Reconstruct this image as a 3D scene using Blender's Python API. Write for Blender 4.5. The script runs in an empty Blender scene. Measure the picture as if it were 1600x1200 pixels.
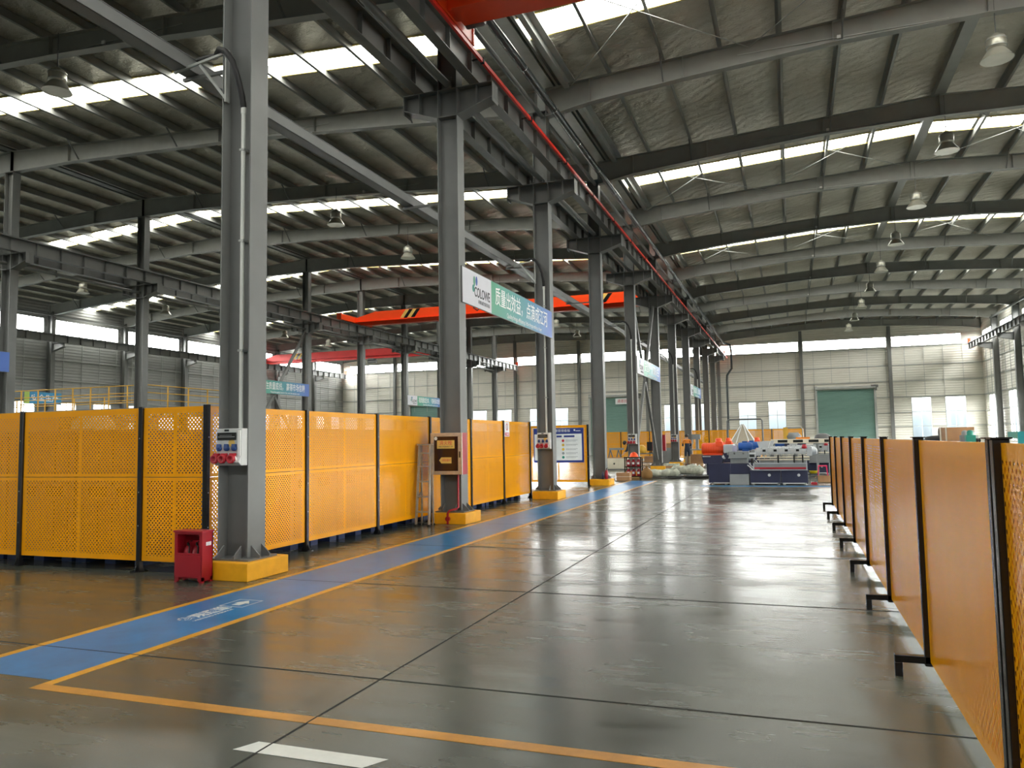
import bpy, math, random
from mathutils import Vector, Matrix
random.seed(7)
S = bpy.context.scene
C = S.collection

# ------------------------------------------------------------------ camera
YAW, PITCH, ROLL, FPX, CAMH = 0.34388, 0.0728591, -0.0165530, 1212.0, 1.5
f = Vector((-math.sin(YAW)*math.cos(PITCH), math.cos(YAW)*math.cos(PITCH), math.sin(PITCH)))
r = Vector((math.cos(YAW), math.sin(YAW), 0.0)); u = r.cross(f)
r2 = r*math.cos(ROLL) + u*math.sin(ROLL); u2 = u*math.cos(ROLL) - r*math.sin(ROLL)
cd = bpy.data.cameras.new('camera'); cam = bpy.data.objects.new('camera', cd); C.objects.link(cam)
cd.sensor_fit = 'HORIZONTAL'; cd.sensor_width = 36.0; cd.lens = 36.0*FPX/1600.0
cd.clip_start = 0.05; cd.clip_end = 600
cam.matrix_world = Matrix(((r2.x, u2.x, -f.x, 0), (r2.y, u2.y, -f.y, 0), (r2.z, u2.z, -f.z, CAMH), (0, 0, 0, 1)))
S.camera = cam

# ------------------------------------------------------------------ world, daylight, exposure
SKY_STRENGTH = 31.0
SKYLIGHT = 10.0
w = bpy.data.worlds.new('overcast_sky'); S.world = w; w.use_nodes = True
nt = w.node_tree; nt.nodes.clear()
wo = nt.nodes.new('ShaderNodeOutputWorld'); bg = nt.nodes.new('ShaderNodeBackground'); bg.inputs[1].default_value = SKY_STRENGTH
tc = nt.nodes.new('ShaderNodeTexCoord'); sp = nt.nodes.new('ShaderNodeSeparateXYZ'); rp = nt.nodes.new('ShaderNodeValToRGB')
# pale buildings and haze low down outside, bright overcast above them
rp.color_ramp.elements[0].position = 0.0; rp.color_ramp.elements[0].color = (0.016, 0.019, 0.021, 1)
rp.color_ramp.elements[1].position = 0.14; rp.color_ramp.elements[1].color = (1.0, 1.0, 0.98, 1)
e = rp.color_ramp.elements.new(0.018); e.color = (0.021, 0.0255, 0.028, 1)
e = rp.color_ramp.elements.new(0.034); e.color = (0.034, 0.038, 0.040, 1)
e = rp.color_ramp.elements.new(0.06); e.color = (0.35, 0.36, 0.36, 1)
e = rp.color_ramp.elements.new(0.085); e.color = (0.95, 0.96, 0.95, 1)
nt.links.new(tc.outputs['Generated'], sp.inputs[0]); nt.links.new(sp.outputs['Z'], rp.inputs[0])
nt.links.new(rp.outputs[0], bg.inputs[0]); nt.links.new(bg.outputs[0], wo.inputs[0])
S.view_settings.view_transform = 'Standard'; S.view_settings.look = 'None'
S.view_settings.gamma = 1.0; S.view_settings.use_curve_mapping = False
S.view_settings.exposure = 0.68
S.cycles.max_bounces = 8; S.cycles.diffuse_bounces = 5; S.cycles.glossy_bounces = 4; S.cycles.transparent_max_bounces = 16
S.cycles.sample_clamp_indirect = 20.0
S.cycles.use_denoising = True
S.cycles.caustics_reflective = False; S.cycles.caustics_refractive = False

# ------------------------------------------------------------------ helpers
class MB:
    """collects boxes, tubes, prisms, lathes into one mesh"""
    def __init__(s): s.v = []; s.f = []; s.sm = []; s.mi = []; s.m = 0
    def _add(s, vs, fs, smooth=False):
        o = len(s.v); s.v += [tuple(p) for p in vs]
        for q in fs: s.f.append(tuple(o+i for i in q)); s.sm.append(smooth); s.mi.append(s.m)
        return s
    def box(s, x0, x1, y0, y1, z0, z1):
        vs = [(x0,y0,z0),(x1,y0,z0),(x1,y1,z0),(x0,y1,z0),(x0,y0,z1),(x1,y0,z1),(x1,y1,z1),(x0,y1,z1)]
        return s._add(vs, [(3,2,1,0),(4,5,6,7),(0,1,5,4),(1,2,6,5),(2,3,7,6),(3,0,4,7)])
    def cbox(s, c, d):
        return s.box(c[0]-d[0]/2, c[0]+d[0]/2, c[1]-d[1]/2, c[1]+d[1]/2, c[2]-d[2]/2, c[2]+d[2]/2)
    def tube(s, pts, rad, n=10, cap=True):
        pts = [Vector(p) for p in pts]; rads = rad if isinstance(rad, (list, tuple)) else [rad]*len(pts)
        vs = []; ref = None
        for i, p in enumerate(pts):
            d = (pts[min(i+1, len(pts)-1)] - pts[max(i-1, 0)]).normalized()
            if ref is None:
                ref = Vector((0,0,1)) if abs(d.z) < .9 else Vector((1,0,0))
            a = (ref - d*ref.dot(d)).normalized(); b = d.cross(a); ref = a
            for k in range(n):
                t = 2*math.pi*k/n; vs.append(p + (a*math.cos(t) + b*math.sin(t))*rads[i])
        fs = []
        for i in range(len(pts)-1):
            for k in range(n):
                fs.append((i*n+k, i*n+(k+1)%n, (i+1)*n+(k+1)%n, (i+1)*n+k))
        s._add(vs, fs, True)
        if cap:
            s._add(vs[:n], [tuple(reversed(range(n)))]); s._add(vs[-n:], [tuple(range(n))])
        return s
    def bar(s, a, b, wd, ht, up=(0,0,1)):
        a, b = Vector(a), Vector(b); d = (b-a).normalized(); upv = Vector(up)
        if abs(d.dot(upv)) > .98: upv = Vector((1,0,0))
        x = d.cross(upv).normalized()*wd/2; z = x.cross(d).normalized()*ht/2
        vs = [a-x-z, a+x-z, a+x+z, a-x+z, b-x-z, b+x-z, b+x+z, b-x+z]
        return s._add(vs, [(0,1,2,3),(7,6,5,4),(1,0,4,5),(2,1,5,6),(3,2,6,7),(0,3,7,4)])
    def prism(s, poly, ax, a0, a1):
        """poly: 2D outline in the two other axes (in x,y,z order), extruded along axis ax"""
        n = len(poly); vs = []
        for a in (a0, a1):
            for p in poly:
                q = list(p); q.insert(ax, a); vs.append(tuple(q))
        fs = [tuple(reversed(range(n))), tuple(range(n, 2*n))] + [(i, (i+1) % n, n+(i+1) % n, n+i) for i in range(n)]
        return s._add(vs, fs)
    def lathe(s, prof, c=(0,0,0), n=20, ax=2):
        vs = []; fs = []
        for (rr, h) in prof:
            for k in range(n):
                t = 2*math.pi*k/n; p = [rr*math.cos(t), rr*math.sin(t)]; p.insert(ax, h)
                vs.append((p[0]+c[0], p[1]+c[1], p[2]+c[2]))
        for i in range(len(prof)-1):
            for k in range(n): fs.append((i*n+k, i*n+(k+1) % n, (i+1)*n+(k+1) % n, (i+1)*n+k))
        s._add(vs, fs, True)
        if prof[0][0] > 1e-4: s._add(vs[:n], [tuple(reversed(range(n)))])
        if prof[-1][0] > 1e-4: s._add(vs[-n:], [tuple(range(n))])
        return s
    def build(s, name, m, parent=None, loc=None, bevel=0):
        me = bpy.data.meshes.new(name); me.from_pydata(s.v, [], s.f)
        me.polygons.foreach_set('use_smooth', s.sm); me.polygons.foreach_set('material_index', s.mi)
        for x in (m if isinstance(m, (list, tuple)) else [m]): me.materials.append(x)
        me.update()
        o = bpy.data.objects.new(name, me); C.objects.link(o)
        if parent is not None: o.parent = parent
        if loc is not None: o.location = loc
        if bevel:
            b = o.modifiers.new('edge', 'BEVEL'); b.width = bevel; b.segments = 2; b.limit_method = 'ANGLE'
        return o

def tag(o, label=None, cat=None, group=None, kind=None):
    if label: o['label'] = label
    if cat: o['category'] = cat
    if group: o['group'] = group
    if kind: o['kind'] = kind
    return o
def thing(name, label, cat, loc=(0,0,0), rz=0.0, group=None, kind=None):
    o = bpy.data.objects.new(name, None); C.objects.link(o); o.empty_display_size = .1
    o.location = loc; o.rotation_euler = (0, 0, rz)
    return tag(o, label, cat, group, kind)
def dup(root, loc, label=None, rz=None, group=None):
    def cp(o, par):
        c = o.copy(); C.objects.link(c)
        if par is not None: c.parent = par
        for ch in list(kids.get(o.name, [])): cp(ch, c)
        return c
    kids = {}
    def walk(o):
        for ch in o.children: kids.setdefault(o.name, []).append(ch); walk(ch)
    walk(root)
    c = cp(root, None); c.location = loc
    if rz is not None: c.rotation_euler = (0, 0, rz)
    if label: c['label'] = label
    if group: c['group'] = group
    return c
def struct(name, mb, m, parent=None):
    o = mb.build(name, m, parent)
    if parent is None: o['kind'] = 'structure'
    return o
def text_mesh(body, size, name, m, parent=None, loc=(0,0,0), rot=(0,0,0), sx=1.0, align='LEFT', ext=.001, label=None, width=None, bold=0.0):
    c = bpy.data.curves.new('lettering', 'FONT'); c.body = body; c.size = size; c.extrude = ext; c.align_x = align; c.align_y = 'CENTER'
    c.offset = bold
    o = bpy.data.objects.new('lettering_source', c); C.objects.link(o)
    dg = bpy.context.evaluated_depsgraph_get(); me = bpy.data.meshes.new_from_object(o.evaluated_get(dg))
    C.objects.unlink(o); bpy.data.objects.remove(o)
    if width:
        xs = [v.co.x for v in me.vertices]; sx = width/(max(xs)-min(xs))
    for v in me.vertices: v.co.x *= sx
    me.materials.clear(); me.materials.append(m)
    t = bpy.data.objects.new(name, me); C.objects.link(t); t.parent = parent; t.location = loc; t.rotation_euler = rot
    if label: t['label'] = label
    return t

# ------------------------------------------------------------------ materials
def lin(rgb):
    return tuple(((c/255)/12.92 if c/255 <= .04045 else ((c/255+.055)/1.055)**2.4) for c in rgb)
def mat(name, rgb, rough=.5, metal=0.0, spec=.5, vary=.08, scale=3.0, bump=0.0, bscale=40.0, coat=0.0, emit=None, estr=0.0):
    m = bpy.data.materials.new(name); m.use_nodes = True; n = m.node_tree; b = n.nodes['Principled BSDF']
    col = lin(rgb)
    tc = n.nodes.new('ShaderNodeTexCoord'); nz = n.nodes.new('ShaderNodeTexNoise'); nz.inputs['Scale'].default_value = scale; nz.inputs['Detail'].default_value = 4
    rp = n.nodes.new('ShaderNodeValToRGB')
    rp.color_ramp.elements[0].position = .3; rp.color_ramp.elements[1].position = .7
    rp.color_ramp.elements[0].color = tuple(c*(1-vary) for c in col)+(1,); rp.color_ramp.elements[1].color = tuple(min(1, c*(1+vary)) for c in col)+(1,)
    n.links.new(tc.outputs['Object'], nz.inputs['Vector']); n.links.new(nz.outputs['Fac'], rp.inputs[0]); n.links.new(rp.outputs[0], b.inputs['Base Color'])
    b.inputs['Roughness'].default_value = rough; b.inputs['Metallic'].default_value = metal; b.inputs['Specular IOR Level'].default_value = spec
    b.inputs['Coat Weight'].default_value = coat; b.inputs['Coat Roughness'].default_value = .08
    if bump:
        n2 = n.nodes.new('ShaderNodeTexNoise'); n2.inputs['Scale'].default_value = bscale
        bp = n.nodes.new('ShaderNodeBump'); bp.inputs['Strength'].default_value = bump; bp.inputs['Distance'].default_value = .01
        n.links.new(tc.outputs['Object'], n2.inputs['Vector']); n.links.new(n2.outputs['Fac'], bp.inputs['Height']); n.links.new(bp.outputs[0], b.inputs['Normal'])
    if emit:
        b.inputs['Emission Color'].default_value = lin(emit)+(1,); b.inputs['Emission Strength'].default_value = estr
    return m

M = {}
M['steel'] = mat('grey_steel_paint', (116,117,115), .42, vary=.06)
M['roofsteel'] = mat('grey_roof_steel_paint', (146,147,142), .42, vary=.06)
M['steel_dark'] = mat('dark_grey_steel_paint', (104,105,104), .45, vary=.06)
M['steel_light'] = mat('light_grey_galvanized', (176,178,174), .4, .3)
M['yellow'] = mat('yellow_plinth_paint', (250,176,22), .5, vary=.12, scale=6, bump=.15)
M['yellow_rail'] = mat('yellow_railing_paint', (230,178,60), .45)
M['black'] = mat('black_post_paint', (24,24,26), .22, vary=.1)
M['rubber'] = mat('black_rubber', (20,20,20), .6)
M['crane'] = mat('orange_red_crane_paint', (255,78,22), .38, vary=.04)
M['crane_faded'] = mat('red_crane_paint', (222,52,50), .45, vary=.05)
M['bus'] = mat('red_conductor_plastic', (228,40,22), .4)
M['pipe'] = mat('dark_grey_pipe', (62,66,66), .22, .3)
M['band'] = mat('silver_band', (215,215,215), .25, .8)
M['white'] = mat('white_paint', (232,232,228), .45)
M['whitepipe'] = mat('white_conduit', (214,216,210), .4)
M['boxgrey'] = mat('light_grey_plastic', (196,198,196), .4)
M['darkpanel'] = mat('smoked_cover', (38,40,40), .15)
M['blue'] = mat('blue_plastic', (28,62,120), .4)
M['red'] = mat('red_paint', (158,20,36), .35, vary=.1)
M['redplug'] = mat('red_socket_plastic', (170,24,40), .4)
M['alu'] = mat('brushed_aluminium', (190,184,176), .35, .75, vary=.1, scale=20)
M['ladder'] = mat('worn_aluminium', (176,172,164), .42, .6, vary=.2, scale=9)
M['glassdark'] = mat('dark_red_glass', (48,26,26), .08, vary=.05)
M['labely'] = mat('yellow_label', (222,186,96), .5)
M['navy'] = mat('navy_machine_paint', (36,40,66), .4, vary=.1)
M['mgrey'] = mat('machine_grey', (138,142,142), .45)
M['mlight'] = mat('machine_light_grey', (188,192,194), .4)
M['morange'] = mat('orange_motor_paint', (238,84,34), .4)
M['mblue'] = mat('blue_motor_paint', (30,84,160), .4)
M['cream'] = mat('cream_cabinet', (222,214,192), .5)
M['carton'] = mat('brown_cardboard', (176,134,96), .8, vary=.12)
M['wrap'] = mat('plastic_wrap', (188,192,174), .25, vary=.3, scale=8, bump=.8, bscale=14)
M['sack'] = mat('brown_sacking', (140,104,58), .85, vary=.25, bump=.5)
M['pink'] = mat('pink_plastic', (230,40,96), .4)
M['ybright'] = mat('bright_yellow_plastic', (236,216,40), .4)
M['teal'] = mat('teal_strip', (36,150,158), .45)
M['skin'] = mat('skin', (206,160,128), .5)
M['hair'] = mat('black_hair', (26,22,20), .5)
M['cloth_navy'] = mat('navy_cloth', (34,40,56), .9)
M['cloth_orange'] = mat('orange_cloth', (224,130,40), .9)
M['cloth_khaki'] = mat('khaki_cloth', (150,132,100), .9)
M['boot'] = mat('brown_boot', (120,72,44), .6)
M['bell'] = mat('lamp_aluminium', (186,184,170), .35, .5)
M['hopper'] = mat('hopper_sheet_metal', (196,186,168), .35, .6)
M['insul'] = mat('yellow_insulation_edge', (226,206,130), .8)

def node_mat(name):
    m = bpy.data.materials.new(name); m.use_nodes = True
    return m, m.node_tree, m.node_tree.nodes['Principled BSDF'], m.node_tree.nodes['Material Output']

# floor: polished grey-green concrete
def floor_mat():
    m, n, b, o = node_mat('polished_concrete')
    L = n.links.new; N = n.nodes.new
    tc = N('ShaderNodeTexCoord')
    a = N('ShaderNodeTexNoise'); a.inputs['Scale'].default_value = .55; a.inputs['Detail'].default_value = 4; a.inputs['Roughness'].default_value = .5
    c1 = N('ShaderNodeValToRGB'); c1.color_ramp.elements[0].position = .3; c1.color_ramp.elements[1].position = .72
    c1.color_ramp.elements[0].color = lin((63,67,59))+(1,); c1.color_ramp.elements[1].color = lin((80,84,72))+(1,)
    L(tc.outputs['Object'], a.inputs['Vector']); L(a.outputs['Fac'], c1.inputs[0])
    f2 = N('ShaderNodeTexNoise'); f2.inputs['Scale'].default_value = 7; f2.inputs['Detail'].default_value = 2
    L(tc.outputs['Object'], f2.inputs['Vector'])
    mr = N('ShaderNodeMapRange'); mr.inputs[1].default_value = .35; mr.inputs[2].default_value = .7; mr.inputs[3].default_value = .98; mr.inputs[4].default_value = 1.02
    L(f2.outputs['Fac'], mr.inputs[0])
    mx = N('ShaderNodeMix'); mx.data_type = 'RGBA'; mx.blend_type = 'MULTIPLY'; mx.inputs[0].default_value = 1
    L(c1.outputs[0], mx.inputs[6]); L(mr.outputs[0], mx.inputs[7])
    # small dark specks
    vo = N('ShaderNodeTexVoronoi'); vo.inputs['Scale'].default_value = 1.4; L(tc.outputs['Object'], vo.inputs['Vector'])
    sp_ = N('ShaderNodeMapRange'); sp_.inputs[1].default_value = .010; sp_.inputs[2].default_value = .016; sp_.inputs[3].default_value = .45; sp_.inputs[4].default_value = 1.0
    L(vo.outputs['Distance'], sp_.inputs[0])
    m2 = N('ShaderNodeMix'); m2.data_type = 'RGBA'; m2.blend_type = 'MULTIPLY'; m2.inputs[0].default_value = 1
    L(mx.outputs[2], m2.inputs[6]); L(sp_.outputs[0], m2.inputs[7]); L(m2.outputs[2], b.inputs['Base Color'])
    r_ = N('ShaderNodeMapRange'); r_.inputs[1].default_value = .36; r_.inputs[2].default_value = .64; r_.inputs[3].default_value = .16; r_.inputs[4].default_value = .32
    a2 = N('ShaderNodeTexNoise'); a2.inputs['Scale'].default_value = 1.1; a2.inputs['Detail'].default_value = 2; L(tc.outputs['Object'], a2.inputs['Vector'])
    st = N('ShaderNodeTexNoise'); st.inputs['Scale'].default_value = 1.0; st.inputs['Detail'].default_value = 4; st.inputs['Roughness'].default_value = .65
    mp3 = N('ShaderNodeMapping'); mp3.inputs['Scale'].default_value = (.9, 6.5, 1.0); L(tc.outputs['Object'], mp3.inputs[0]); L(mp3.outputs[0], st.inputs['Vector'])
    av = N('ShaderNodeMath'); av.operation = 'MULTIPLY_ADD'; av.inputs[1].default_value = .5; hf = N('ShaderNodeMath'); hf.operation = 'MULTIPLY'; hf.inputs[1].default_value = .5
    L(a2.outputs['Fac'], hf.inputs[0]); L(st.outputs['Fac'], av.inputs[0]); L(hf.outputs[0], av.inputs[2])
    L(av.outputs[0], r_.inputs[0]); L(r_.outputs[0], b.inputs['Roughness'])
    b.inputs['Specular IOR Level'].default_value = .85
    mp = N('ShaderNodeMapping'); mp.inputs['Scale'].default_value = (1.2, 7.0, 1.0); L(tc.outputs['Object'], mp.inputs[0])
    wv = N('ShaderNodeTexNoise'); wv.inputs['Scale'].default_value = 1.3; wv.inputs['Detail'].default_value = 1.5; L(mp.outputs[0], wv.inputs['Vector'])
    bp = N('ShaderNodeBump'); bp.inputs['Strength'].default_value = .06; bp.inputs['Distance'].default_value = .01
    L(wv.outputs['Fac'], bp.inputs['Height']); L(bp.outputs[0], b.inputs['Normal'])
    return m
M['floor'] = floor_mat()
def paint_mat(name, rgb, wear=.25):
    m, n, b, o = node_mat(name); L = n.links.new; N = n.nodes.new
    tc = N('ShaderNodeTexCoord'); a = N('ShaderNodeTexNoise'); a.inputs['Scale'].default_value = 2.2; a.inputs['Detail'].default_value = 8; a.inputs['Roughness'].default_value = .7
    L(tc.outputs['Object'], a.inputs['Vector'])
    c = N('ShaderNodeValToRGB'); k = lin(rgb); c.color_ramp.elements[0].position = .35; c.color_ramp.elements[1].position = .65
    c.color_ramp.elements[0].color = tuple(x*(1-wear) for x in k)+(1,); c.color_ramp.elements[1].color = tuple(min(1, x*(1+wear*.3)) for x in k)+(1,)
    L(a.outputs['Fac'], c.inputs[0]); L(c.outputs[0], b.inputs['Base Color'])
    b.inputs['Roughness'].default_value = .3; b.inputs['Specular IOR Level'].default_value = .4
    return m
M['walkblue'] = paint_mat('blue_floor_paint', (18,118,176))
M['lineyellow'] = paint_mat('yellow_floor_paint', (224,160,44))
M['lineworn'] = paint_mat('worn_yellow_floor_paint', (204,144,58), .3)
M['linewhite'] = paint_mat('white_floor_paint', (226,228,222), .12)
M['joint'] = mat('dark_joint', (34,34,32), .8)

# foil insulation under the roof sheets
def foil_mat():
    m, n, b, o = node_mat('foil_insulation'); L = n.links.new; N = n.nodes.new
    tc = N('ShaderNodeTexCoord')
    mp = N('ShaderNodeMapping'); mp.inputs['Scale'].default_value = (1.0, 2.2, 1.0); L(tc.outputs['Object'], mp.inputs[0])
    a = N('ShaderNodeTexNoise'); a.inputs['Scale'].default_value = 3.6; a.inputs['Detail'].default_value = 8; a.inputs['Roughness'].default_value = .6; a.inputs['Distortion'].default_value = 1.6
    L(mp.outputs[0], a.inputs['Vector'])
    c2 = N('ShaderNodeTexNoise'); c2.inputs['Scale'].default_value = .5; c2.inputs['Detail'].default_value = 3; L(tc.outputs['Object'], c2.inputs['Vector'])
    c = N('ShaderNodeValToRGB'); c.color_ramp.elements[0].position = .35; c.color_ramp.elements[1].position = .65
    c.color_ramp.elements[0].color = lin((196,190,174))+(1,); c.color_ramp.elements[1].color = lin((222,218,204))+(1,)
    L(c2.outputs['Fac'], c.inputs[0]); L(c.outputs[0], b.inputs['Base Color'])
    b.inputs['Metallic'].default_value = .65; b.inputs['Roughness'].default_value = .3
    bp = N('ShaderNodeBump'); bp.inputs['Strength'].default_value = 1.0; bp.inputs['Distance'].default_value = .16
    mp2 = N('ShaderNodeMapping'); mp2.inputs['Rotation'].default_value = (0, 0, .55); L(tc.outputs['Object'], mp2.inputs[0])
    wv = N('ShaderNodeTexWave'); wv.bands_direction = 'Y'; wv.inputs['Scale'].default_value = .75; wv.inputs['Distortion'].default_value = 7.0; wv.inputs['Detail'].default_value = 3; wv.inputs['Detail Scale'].default_value = 1.4
    L(mp2.outputs[0], wv.inputs['Vector'])
    ad = N('ShaderNodeMath'); ad.operation = 'MULTIPLY_ADD'; ad.inputs[1].default_value = .35; L(wv.outputs['Fac'], ad.inputs[0]); L(a.outputs['Fac'], ad.inputs[2])
    L(ad.outputs[0], bp.inputs['Height']); L(bp.outputs[0], b.inputs['Normal'])
    return m
M['foil'] = foil_mat()
def corrugated(name, rgb, axis='Z', pitch=.11, rough=.55, strength=.6, metal=0.0):
    m, n, b, o = node_mat(name); L = n.links.new; N = n.nodes.new
    tc = N('ShaderNodeTexCoord'); wv = N('ShaderNodeTexWave'); wv.wave_type = 'BANDS'; wv.bands_direction = axis; wv.inputs['Scale'].default_value = .314/pitch
    L(tc.outputs['Object'], wv.inputs['Vector'])
    a = N('ShaderNodeTexNoise'); a.inputs['Scale'].default_value = .6; L(tc.outputs['Object'], a.inputs['Vector'])
    c = N('ShaderNodeValToRGB'); k = lin(rgb); c.color_ramp.elements[0].color = tuple(x*.9 for x in k)+(1,); c.color_ramp.elements[1].color = tuple(x*1.1 for x in k)+(1,)
    L(a.outputs['Fac'], c.inputs[0]); L(c.outputs[0], b.inputs['Base Color'])
    b.inputs['Roughness'].default_value = rough; b.inputs['Metallic'].default_value = metal
    bp = N('ShaderNodeBump'); bp.inputs['Strength'].default_value = strength; bp.inputs['Distance'].default_value = .03
    L(wv.outputs['Fac'], bp.inputs['Height']); L(bp.outputs[0], b.inputs['Normal'])
    return m
M['wall'] = corrugated('ribbed_wall_sheet', (222,219,208), pitch=.2)
M['wall_shaded'] = corrugated('shaded_ribbed_wall_sheet', (150,151,148), pitch=.2)  # darker twin of the wall sheet: backlit shade put into the base colour
M['shutter'] = corrugated('green_shutter', (122,158,148), pitch=.1, strength=.9)
M['girt'] = mat('light_girt', (176,178,174), .45)

def glass_mat():
    m = bpy.data.materials.new('window_glass'); m.use_nodes = True; n = m.node_tree; n.nodes.clear()
    o = n.nodes.new('ShaderNodeOutputMaterial'); t = n.nodes.new('ShaderNodeBsdfTransparent'); g = n.nodes.new('ShaderNodeBsdfGlossy'); x = n.nodes.new('ShaderNodeMixShader')
    t.inputs[0].default_value = (.95, .955, .945, 1); g.inputs['Roughness'].default_value = .05; x.inputs[0].default_value = .06
    n.links.new(t.outputs[0], x.inputs[1]); n.links.new(g.outputs[0], x.inputs[2]); n.links.new(x.outputs[0], o.inputs[0])
    return m
M['glass'] = glass_mat()
def skylight_mat():
    # translucent fibreglass roof sheets, lit from above by the sky
    m = bpy.data.materials.new('translucent_roof_sheet'); m.use_nodes = True; n = m.node_tree; n.nodes.clear(); N = n.nodes.new; L = n.links.new
    o = N('ShaderNodeOutputMaterial'); e = N('ShaderNodeEmission'); tc = N('ShaderNodeTexCoord'); wv = N('ShaderNodeTexWave'); wv.bands_direction = 'Y'; wv.inputs['Scale'].default_value = 1.1
    c = N('ShaderNodeValToRGB'); c.color_ramp.elements[0].color = (.84,.84,.74,1); c.color_ramp.elements[1].color = (1,1,.95,1)
    L(tc.outputs['Object'], wv.inputs['Vector']); L(wv.outputs['Fac'], c.inputs[0]); L(c.outputs[0], e.inputs[0]); e.inputs[1].default_value = SKYLIGHT
    L(e.outputs[0], o.inputs[0])
    return m
M['skylight'] = skylight_mat()

def perforated(name, rgb, W, H, seam):
    """yellow sheet with a staggered pattern of punched round holes; object space: x along, z up"""
    m, n, b, o = node_mat(name); L = n.links.new; N = n.nodes.new
    def math_(op, a, bb=None, cc=None):
        q = N('ShaderNodeMath'); q.operation = op
        for i, v in enumerate((a, bb, cc)):
            if v is None: continue
            if isinstance(v, (int, float)): q.inputs[i].default_value = v
            else: L(v, q.inputs[i])
        return q.outputs[0]
    tc = N('ShaderNodeTexCoord'); s = N('ShaderNodeSeparateXYZ'); L(tc.outputs['Object'], s.inputs[0]); x, z = s.outputs['X'], s.outputs['Z']
    P, R, RAD = .052, .026, .0096
    row = math_('FLOOR', math_('DIVIDE', z, R)); odd = math_('MODULO', row, 2.0)
    xs = math_('ADD', math_('DIVIDE', x, P), math_('MULTIPLY', odd, .5))
    fx = math_('MULTIPLY', math_('SUBTRACT', math_('FRACT', xs), .5), P)
    fz = math_('MULTIPLY', math_('SUBTRACT', math_('FRACT', math_('DIVIDE', z, R)), .5), R)
    d = math_('SQRT', math_('ADD', math_('MULTIPLY', fx, fx), math_('MULTIPLY', fz, fz)))
    hole = math_('LESS_THAN', d, RAD)
    def band(v, c, hw): return math_('GREATER_THAN', math_('ABSOLUTE', math_('SUBTRACT', v, c)), hw)
    ok = math_('MULTIPLY', math_('LESS_THAN', math_('ABSOLUTE', math_('SUBTRACT', x, W/2)), W/2-.06),
               math_('LESS_THAN', math_('ABSOLUTE', math_('SUBTRACT', z, H/2)), H/2-.065))
    ok = math_('MULTIPLY', ok, math_('MULTIPLY', band(z, seam, .045), band(x, W/2, .022)))
    hole = math_('MULTIPLY', hole, ok)
    tr = N('ShaderNodeBsdfTransparent'); mx = N('ShaderNodeMixShader'); L(hole, mx.inputs[0]); L(b.outputs[0], mx.inputs[1]); L(tr.outputs[0], mx.inputs[2]); L(mx.outputs[0], o.inputs[0])
    a = N('ShaderNodeTexNoise'); a.inputs['Scale'].default_value = 2.0; L(tc.outputs['Object'], a.inputs['Vector'])
    c = N('ShaderNodeValToRGB'); k = lin(rgb); c.color_ramp.elements[0].color = tuple(q*.93 for q in k)+(1,); c.color_ramp.elements[1].color = tuple(min(1, q*1.06) for q in k)+(1,)
    L(a.outputs['Fac'], c.inputs[0]); L(c.outputs[0], b.inputs['Base Color'])
    b.inputs['Roughness'].default_value = .24; b.inputs['Specular IOR Level'].default_value = .38
    a2 = N('ShaderNodeTexNoise'); a2.inputs['Scale'].default_value = 1.6; L(tc.outputs['Object'], a2.inputs['Vector'])
    bp = N('ShaderNodeBump'); bp.inputs['Strength'].default_value = .12; bp.inputs['Distance'].default_value = .05; L(a2.outputs['Fac'], bp.inputs['Height']); L(bp.outputs[0], b.inputs['Normal'])
    return m
YEL = (244, 164, 10)
M['perf_tall'] = perforated('perforated_yellow_sheet', YEL, 1.93, 1.84, 1.0)
M['perf_half'] = perforated('perforated_yellow_sheet_narrow', YEL, .95, 1.84, 1.0)
M['perf_low'] = perforated('perforated_yellow_sheet_low', YEL, 1.9, 1.36, 3.0)

# ================================================================== THE HALL
def YF(k): return 7.5 + 5.9*k
XA, XB, XC, XD = -5.98, -25.5, -45.3, 14.95
YB, YE = -10.3, 72.4           # inner faces of the back wall and the far wall
def T(x): return 11.98 - .06*abs(x+25.5) if x < -6 else 11.45 - .06*abs(x-4.5)

# ---- floor and its painted markings
floor = struct('floor', MB().box(XC-.3, XD+.3, YB-.3, YE+.3, -.3, 0), M['floor'])
MB().box(-5.43, -4.57, 3.84, 27.6, 0, .0012).build('blue_walkway', M['walkblue'], floor)
MB().box(-5.51, -5.43, 3.84, 27.6, 0, .0016).build('yellow_line', M['lineyellow'], floor)
MB().box(-4.57, -4.49, 3.76, 27.6, 0, .0016).build('yellow_line', M['lineyellow'], floor)
MB().box(-4.57, 14.8, 3.665, 3.76, 0, .0018).build('yellow_line', M['lineworn'], floor)
MB()._add([(-2.66,3.245,.0016),(-1.93,3.245,.0016),(-1.86,3.37,.0016),(-2.60,3.37,.0016)], [(0,1,2,3)]).build('white_line', M['linewhite'], floor)
MB().box(-2.7, 6.0, 24.35, 25.1, 0, .0012).build('blue_walkway', M['walkblue'], floor)
MB().box(-2.7, 6.0, 24.27, 24.35, 0, .0016).build('yellow_line', M['lineyellow'], floor)
for y in [4.47 + 2.93*i for i in range(-4, 23)]:
    MB().box(XC, XD, y-.006, y+.006, 0, .0022).build('floor_joint', M['joint'], floor)
for x in (-2.52, 4.0, 10.2, -15.5, -22, -28.5, -35, -41):
    MB().box(x-.006, x+.006, YB, YE, 0, .0022).build('floor_joint', M['joint'], floor)
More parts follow.
